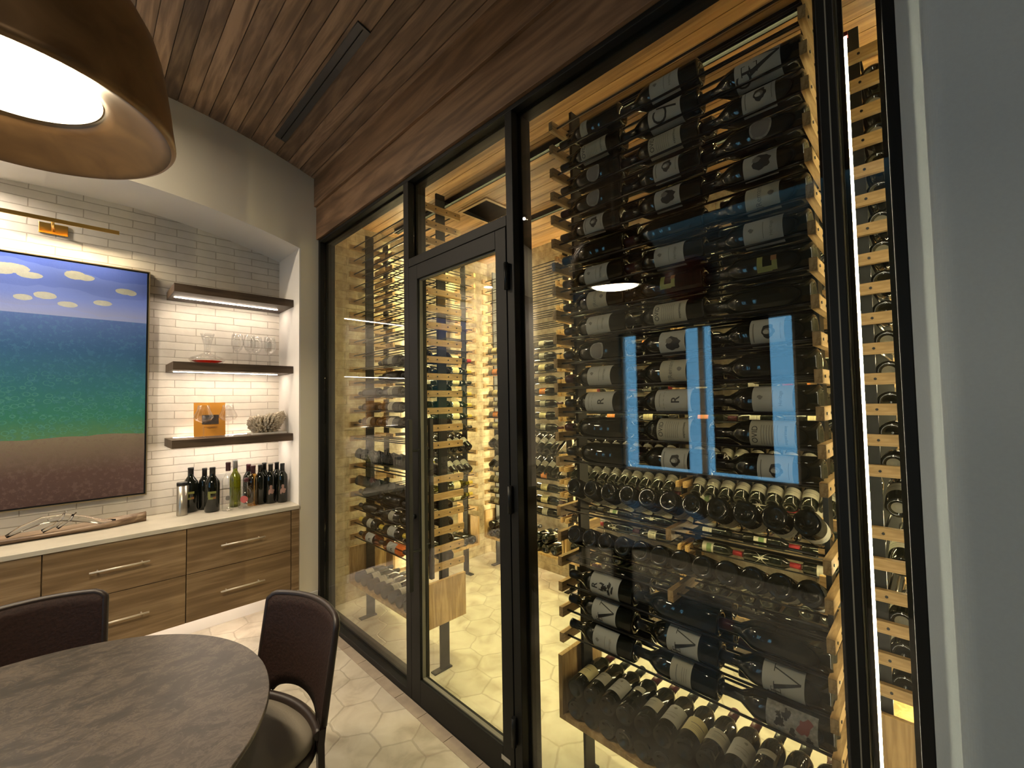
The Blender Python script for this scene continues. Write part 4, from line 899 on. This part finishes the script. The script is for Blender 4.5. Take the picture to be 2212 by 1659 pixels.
# objects on counter
e = empty('wall_outlet', (.775, BACK, 1.075), 'pale outlet plate on the brick behind the counter bottles', 'outlet')
b_ = MB(); b_.box(-.075, .075, -.006, -.0005, -.058, .058); b_.obj('plate', M['base'], e, .002)
for q in (-.035, .035): b_ = MB(); b_.box(q - .017, q + .017, -.0075, -.006, -.033, .033); b_.obj('socket', M['white'], e, .001)
CT = .8965
def stand(o, x, y_, z=CT): o.location = (x, y_, z); return o
nrot = rotm((0, 0, 1), (-.20, -1, 0))
def nb(kind, gl, st, cp, x, y_, lab): return bottle(kind, gl, st, cp, (x, y_, CT), nrot, lab, None)
nb('mag', 'bglass', 'emblem', 'capblack', .580, 3.87, 'dark bottle with olive emblem beside the steel tumbler on the counter')
nb('bord', 'bglass', None, 'capblack', .665, 3.885, 'plain dark bottle mostly hidden behind the emblem bottle on the counter')
nb('mag', 'bglass', 'emblem', 'capblack', .690, 3.755, 'dark emblem bottle between steel tumbler group and clear spirit bottle')
nb('tall', 'clear', 'crest_clear', 'capplum', .775, 3.70, 'tall clear spirit bottle with dark stopper and grey crest on counter')
nb('tall', 'bgreen', None, 'capsilver', .842, 3.80, 'tall olive green bottle with silver capsule on the counter')
nb('bord', 'gold', None, 'capplum', .945, 3.735, 'pale golden spirit bottle behind the rounded clear decanter bottle')
nb('bord', 'bglass', None, 'capplum', .945, 3.86, 'dark bottle tucked against the brick behind the golden bottle')
nb('bord', 'bglass', None, 'capblack', .997, 3.745, 'plain dark bottle left of the two picture bottles on the counter')
nb('bord', 'bglass', 'figure', 'capblack', 1.062, 3.72, 'dark bottle printed with a pale figure, left of the picture pair')
nb('bord', 'bglass', None, 'capblack', 1.050, 3.84, 'dark bottle in the back row between the picture bottles')
nb('bord', 'bglass', 'figure', 'capblack', 1.135, 3.685, 'dark bottle printed with a pale figure, nearest the niche side wall')
nb('bord', 'bglass', None, 'capblack', 1.130, 3.80, 'dark bottle at the back right corner of the counter')
e = empty('clear_liquor_bottle', (.890, 3.70, CT), 'squat rounded clear liquor bottle with a red round label', 'liquor bottle')
b_ = MB(); b_.lathe([(.036, 0), (.050, .006), (.052, .09), (.046, .125), (.020, .150), (.014, .158), (.014, .178), (.017, .180), (.017, .188), (.0, .189)], 28, cap1=False); b_.obj('glass_body', M['clear'], e)
b_ = MB(); b_.lathe([(.016, .190), (.017, .205), (.012, .218)], 16); b_.obj('stopper', M['capplum'], e)
b_ = MB(); blob(b_, .052, 0, .07, .026, .026, .0008, 2, jit=.03); o = b_.obj('round_label', simple('red_round_label', (.45, .10, .10), .6), e); o.rotation_euler = (0, 0, R(-28))
e = empty('steel_tumbler', (.520, 3.790, CT), 'tall brushed steel tumbler with black rim left of the bottles', 'tumbler')
b_ = MB(); b_.lathe([(.030, 0), (.031, .004), (.031, .205)], 28); b_.obj('body', simple('brushed_steel', (.42, .39, .33), .32, .85), e); b_ = MB(); b_.lathe([(.0315, .205), (.032, .226), (.028, .230)], 28); b_.obj('rim', M['capblack'], e)
e = empty('tapered_glass_vase', (1.168, 3.86, CT), 'thin pointed amber glass cone by the niche side wall', 'ornament'); b_ = MB(); b_.lathe([(.014, 0), (.012, .07), (.006, .14), (.0015, .225)], 16); b_.obj('body', M['gold'], e)
# long glass boat
def lathe_open(prof_o, prof_i, n=32): b_ = MB(); b_.lathe(prof_o + prof_i[::-1], n, cap0=True, cap1=True); return b_
e = empty('long_wooden_tray', (-.15, 3.80, CT), 'long narrow carved wooden tray under the painting', 'tray')
b_ = MB(); n = 26; rows_ = []
L0, L1 = -.62, .48
for i in range(n + 1):
    u = i / n; x = L0 + (L1 - L0) * u; taper = min(1, math.sin(math.pi * min(max(u * 1.0, .02), .98)) * 1.9); ww_ = .070 * taper + .006; h = .030 + .030 * (abs(2 * u - 1) ** 2.2)
    rows_.append([(x, -ww_, h), (x, -ww_ * 1.02, h * .55), (x, -ww_ * .7, .001), (x, ww_ * .7, .001), (x, ww_ * 1.02, h * .55), (x, ww_, h), (x, ww_ * .86, h - .002), (x, ww_ * .6, .014), (x, -ww_ * .6, .014), (x, -ww_ * .86, h - .002)])
m_ = len(rows_[0]); vs = [p for r_ in rows_ for p in r_]
b_.poly(vs, [(i * m_ + k, i * m_ + (k + 1) % m_, (i + 1) * m_ + (k + 1) % m_, (i + 1) * m_ + k) for i in range(n) for k in range(m_)] + [list(range(m_))[::-1], [n * m_ + k for k in range(m_)]], True)
b_.obj('tray_body', wood('weathered_tray_wood', (.16, .10, .06), (.34, .25, .17), 'X', 6, .5), e)
e = empty('glass_sculpture', (-.12, 3.80, CT + .016), 'clear blown glass sculpture lying in the long wooden tray', 'sculpture')
b_ = MB(); b_.tube([(-.16, 0, .018), (-.10, .0, .052), (-.02, -.01, .085), (.07, 0, .082), (.16, .01, .052), (.24, 0, .022), (.30, 0, .018)], [.010, .018, .022, .024, .020, .016, .008], 14)
b_.obj('body', M['crystal'], e)
b_ = MB(); b_.tube([(-.02, -.012, .02), (.03, -.014, .045), (.06, -.005, .085), (.075, 0, .12)], [.012, .009, .007, .003], 10); b_.tube([(.04, .02, .02), (.09, .02, .06), (.12, .012, .10)], [.010, .008, .003], 10); b_.obj('fin', M['crystal'], e)

# shelf objects
def goblet(x, y_, z, bowl, label, group, s=1.0):
    e = empty('wine_glass', (x, y_, z), label, 'wine glass', group)
    if bowl == 'std': out = [(.0, .0), (.033, .0005), (.034, .0025), (.010, .006), (.0038, .014), (.0035, .085), (.008, .096), (.028, .118), (.038, .150), (.0385, .175), (.033, .225)]; inn = [(.0, .101), (.024, .119), (.0365, .150), (.037, .175), (.0318, .225)]
    else: out = [(.0, .0), (.036, .0005), (.037, .0025), (.010, .006), (.0040, .014), (.0038, .098), (.010, .107), (.045, .122), (.060, .142), (.058, .155), (.040, .195), (.034, .230)]; inn = [(.0, .112), (.040, .124), (.0585, .142), (.0565, .155), (.0385, .195), (.0328, .230)]
    out = [(a * s, b * s) for a, b in out]; inn = [(a * s, b * s) for a, b in inn]
    b_ = MB(); b_.lathe(out + inn[::-1], 32, cap0=False, cap1=False); b_.obj('glass_bowl_and_stem', M['clear'], e); return e
for i, (x, y_) in enumerate(((.842, 3.77), (.918, 3.75), (.984, 3.82), (1.060, 3.76), (1.095, 3.86))):
    goblet(x, y_, 1.9585, 'std', 'clear stemmed wine glass, %s from the left on the middle shelf' % ORD[i], 'wine glasses on the middle shelf', 1.05)
goblet(.632, 3.745, 1.4315, 'wide', 'wide bowled wine glass in front of the orange book', 'wide wine glasses on the lowest shelf')
goblet(.785, 3.765, 1.4315, 'wide', 'wide bowled wine glass right of the orange book', 'wide wine glasses on the lowest shelf')
e = empty('glass_decanter', (.655, 3.78, 1.9585), 'wide based glass decanter with flared neck on the middle shelf', 'decanter')
out = [(.0, .0), (.06, .001), (.095, .014), (.112, .034), (.100, .050), (.055, .068), (.024, .084), (.020, .11), (.022, .14), (.034, .185), (.044, .225)]; inn = [(.0, .010), (.06, .012), (.092, .022), (.107, .034), (.096, .046), (.052, .063), (.020, .082), (.0165, .11), (.019, .14), (.031, .185), (.0415, .225)]
b_ = MB(); b_.lathe(out + inn[::-1], 40, cap0=False, cap1=False); b_.obj('glass_body', M['clear'], e)
b_ = MB(); b_.lathe([(.0, .0125), (.058, .0128), (.088, .0225), (.094, .0255), (.0, .026)], 32, cap0=False, cap1=False); b_.obj('red_wine_remnant', glass('red_wine', (.75, .08, .03), 0), e)
e = empty('orange_book', (.695, 3.885, 1.4315), 'orange book with small dark photo standing against the brick', 'book')
b_ = MB(); b_.box(-.098, .098, -.006, .006, 0, .250); o = b_.obj('cover', simple('orange_cover', (.62, .27, .03), .5, var=.08, scale=8), e)
b_ = MB(); b_.box(-.050, .055, -.0075, -.0062, .088, .158); b_.obj('photo', simple('dark_photo', (.05, .035, .028), .5, var=.6, scale=30), e)
b_ = MB(); [b_.box(-.02 - .02 * (i == 0), .045, -.0072, -.0062, .068 - i * .008, .0705 - i * .008) for i in range(2)]; b_.obj('caption_lines', M['inkorange'], e)
e.rotation_euler = (R(-4), 0, 0)
e = empty('white_board', (1.055, 3.78, 1.4312), 'small white slab under the coral bowl', 'slab'); b_ = MB(); b_.box(-.122, .122, -.07, .09, 0, .012); b_.obj('body', M['white'], e, .001)
e = empty('coral_bowl', (1.045, 3.775, 1.4435), 'spiky beige coral bowl on the lowest shelf', 'coral bowl')
b_ = MB(); rc = random.Random(3)
for k in range(13):
    ph = .12 + k * .15
    nn = max(5, int(30 * math.sin(ph)))
    for i in range(nn):
        a = 2 * math.pi * (i + rc.random() * .6) / nn
        d = Vector((math.sin(ph) * math.cos(a), math.sin(ph) * math.sin(a), -math.cos(ph)))
        p = Vector((d.x * .100, d.y * .070, .085 + d.z * .078 + d.x * .022)); ln = rc.uniform(.030, .046); dirn = (d + Vector((.12, 0, .75))).normalized()
        b_.tube([p - dirn * .006, p + dirn * ln * .55, p + dirn * ln], [.0115, .0095, .0032], 7)
b_.obj('coral_fingers', simple('coral', (.50, .43, .33), .8, var=.15, scale=60, bump=.3), e)
b_ = MB(); vs = []; fs = []
for k in range(9):
    ph = .02 + k * .25
    for i in range(24):
        a = 2 * math.pi * i / 24; vs.append((math.sin(ph) * math.cos(a) * .098, math.sin(ph) * math.sin(a) * .068, .085 - math.cos(ph) * .0765 + math.sin(ph) * math.cos(a) * .020))
fs = [(k * 24 + i, k * 24 + (i + 1) % 24, (k + 1) * 24 + (i + 1) % 24, (k + 1) * 24 + i) for k in range(8) for i in range(24)] + [list(range(24))[::-1], [8 * 24 + i for i in range(24)]]
b_.poly(vs, fs, True); b_.obj('bowl_core', simple('coral_core', (.42, .35, .26), .85), e)

# ------------------------------------------------------------------ table, chairs, pendant
TX, TY = -.161, 1.744
e = empty('dining_table', (TX, TY, 0), 'round brown veined stone dining table in the foreground', 'dining table')
b_ = MB(); b_.lathe([(.60, .722), (.628, .728), (.635, .738), (.635, .745), (.632, .75)], 96); b_.obj('tabletop', M['marble'], e)
b_ = MB(); b_.lathe([(.30, 0), (.30, .02), (.12, .05), (.075, .15), (.075, .60), (.14, .70), (.22, .722)], 40); b_.obj('pedestal', M['leather'], e)
def chair(loc, ang, label):
    e = empty('dining_chair', loc, label, 'dining chair', 'dark wrapped dining chairs around the table'); e.rotation_euler = (0, 0, ang)
    Rr = .50; hw = .235
    def P(u, z, off=0):
        thb = u * hw / Rr * (1.0 + .06 * (z - .45)); yy = .232 + .16 * max(0, z - .45) + .02 * max(0, .45 - z)
        return ((Rr + off) * math.sin(thb), yy - Rr + (Rr + off) * math.cos(thb), z)
    nu = 32; T = .011
    def top(u): return .855 - .010 * u * u - (.02 * max(0, abs(u) - .9) / .1)
    def arch(u): return .488 + .046 * math.sqrt(max(0, 1 - (u / .66) ** 2)) if abs(u) < .66 else .488
    b_ = MB(); vs = []; fs = []; nz_ = 8
    for s_, off in ((0, -T), (1, T)):
        for i in range(nu + 1):
            u = -1 + 2 * i / nu
            for k in range(nz_ + 1): vs.append(P(u, arch(u) + (top(u) - arch(u)) * k / nz_, off))
    st = (nu + 1) * (nz_ + 1)
    for s_ in (0, 1):
        for i in range(nu):
            for k in range(nz_): a = s_ * st + i * (nz_ + 1) + k; fs.append((a, a + nz_ + 1, a + nz_ + 2, a + 1))
    for i in range(nu):
        for k in (0, nz_): a = i * (nz_ + 1) + k; fs.append((a, a + nz_ + 1, a + nz_ + 1 + st, a + st))
    for i in (0, nu):
        for k in range(nz_): a = i * (nz_ + 1) + k; fs.append((a, a + 1, a + 1 + st, a + st))
    b_.poly(vs, fs, True); b_.obj('backrest', M['chairweb'], e)
    b_ = MB(); br = .0125
    edge = [P(-1, .50 + (.815 - .50) * i / 8) for i in range(9)] + [P(-1 + 2 * i / 28, top(-1 + 2 * i / 28) + .001) for i in range(29)] + [P(1, .815 - (.815 - .50) * i / 8) for i in range(9)]
    b_.tube(edge, br, 10); ar = [P(u, arch(u)) for u in [-.68 + 1.36 * i / 24 for i in range(25)]]; b_.tube(ar, .008, 8); b_.obj('edge_trim', M['leather'], e)
    for s_ in (-1, 1):
        b_ = MB(); vs = []
        for k in range(9):
            z = .50 - .50 * k / 8; wd = .26 - .17 * (k / 8); 
            for off in (-T, T):
                for u in (s_ * (1 - wd), s_): vs.append(P(u, z, off))
        b_.poly(vs, [q for k in range(8) for q in ((4 * k, 4 * k + 1, 4 * k + 5, 4 * k + 4), (4 * k + 2, 4 * k + 3, 4 * k + 7, 4 * k + 6), (4 * k, 4 * k + 2, 4 * k + 6, 4 * k + 4), (4 * k + 1, 4 * k + 3, 4 * k + 7, 4 * k + 5))] + [(32, 33, 35, 34), (0, 1, 3, 2)]); b_.obj('leg', M['leather'], e)
        b_ = MB(); b_.tube([(s_ * .19, -.19, .41), (s_ * .20, -.205, 0)], [.020, .012], 12); b_.obj('leg', M['leather'], e)
    def seat_outline(gr):
        o_ = []
        for i in range(40):
            a = 2 * math.pi * i / 40; c_, s2 = math.cos(a), math.sin(a); k = .235 - gr
            o_.append((k * (abs(c_) ** .62) * (1 if c_ > 0 else -1), -.005 + (k * .98) * (abs(s2) ** .62) * (1 if s2 > 0 else -1)))
        return o_
    b_ = MB(); b_.prism(seat_outline(0), 'z', .385, .425, True); b_.obj('seat_frame', M['leather'], e, .006)
    b_ = MB(); ol = [seat_outline(.008), seat_outline(.006), seat_outline(.016), seat_outline(.05), seat_outline(.14)]; zz = (.426, .448, .463, .472, .477); vs = [(p[0], p[1], zz[k]) for k, o2 in enumerate(ol) for p in o2]; m2 = 40
    b_.poly(vs, [(k * m2 + i, k * m2 + (i + 1) % m2, (k + 1) * m2 + (i + 1) % m2, (k + 1) * m2 + i) for k in range(4) for i in range(m2)] + [list(range(160, 200)), list(range(m2))[::-1]], True); b_.obj('seat', M['cushion'], e)
    b_ = MB(); rim = [P(-.98 + 1.96 * i / 24, .470, -.010) for i in range(25)]; b_.tube(rim, .017, 10); b_.obj('seat_rim', M['leather'], e)
    return e
chair((.407, 1.796, 0), math.atan2(-.977, .212), 'dark brown wrapped leather dining chair between the table and the glass')
chair((-.135, 2.405, 0), 0.0, 'dark brown wrapped leather dining chair between the table and the cabinets')
e = empty('pendant_lamp', (TX, TY, 2.452), 'large aged bronze dome pendant lamp hanging over the stone table', 'pendant lamp')
b_ = MB(); b_.lathe([(.358, -.0015), (.366, .001), (.3705, .008), (.3685, .022), (.362, .07), (.356, .12), (.347, .18), (.335, .25), (.318, .31), (.290, .362), (.256, .407), (.205, .443), (.14, .468), (.07, .482), (.02, .486)], 96, cap0=False); b_.obj('shade', M['bronze'], e)
b_ = MB(); b_.lathe([(.358, -.0015), (.352, .0005), (.335, .010), (.30, .032), (.262, .050), (.226, .066), (.204, .078), (.200, .096)], 96, cap0=False, cap1=False); b_.obj('reflector', M['bronze_inner'], e)
b_ = MB(); b_.lathe([(.0, .088), (.12, .0885), (.198, .090)], 64, cap0=False, cap1=False); b_.obj('diffuser', M['diff'], e)
b_ = MB(); b_.tube([(0, 0, .48), (0, 0, cz(TX) - 2.452 - .002)], .007, 10); b_.obj('rod', simple('pale_rod', (.80, .76, .68), .35, .2), e); b_ = MB(); b_.lathe([(.06, cz(TX) - 2.452 - .03), (.062, cz(TX) - 2.452 - .004)], 32); b_.obj('canopy', M['bronze'], e)
area('pendant_bulb', (TX, TY, 2.452 + .080), .34, P_PEND, (1.0, .80, .52), shape='DISK')
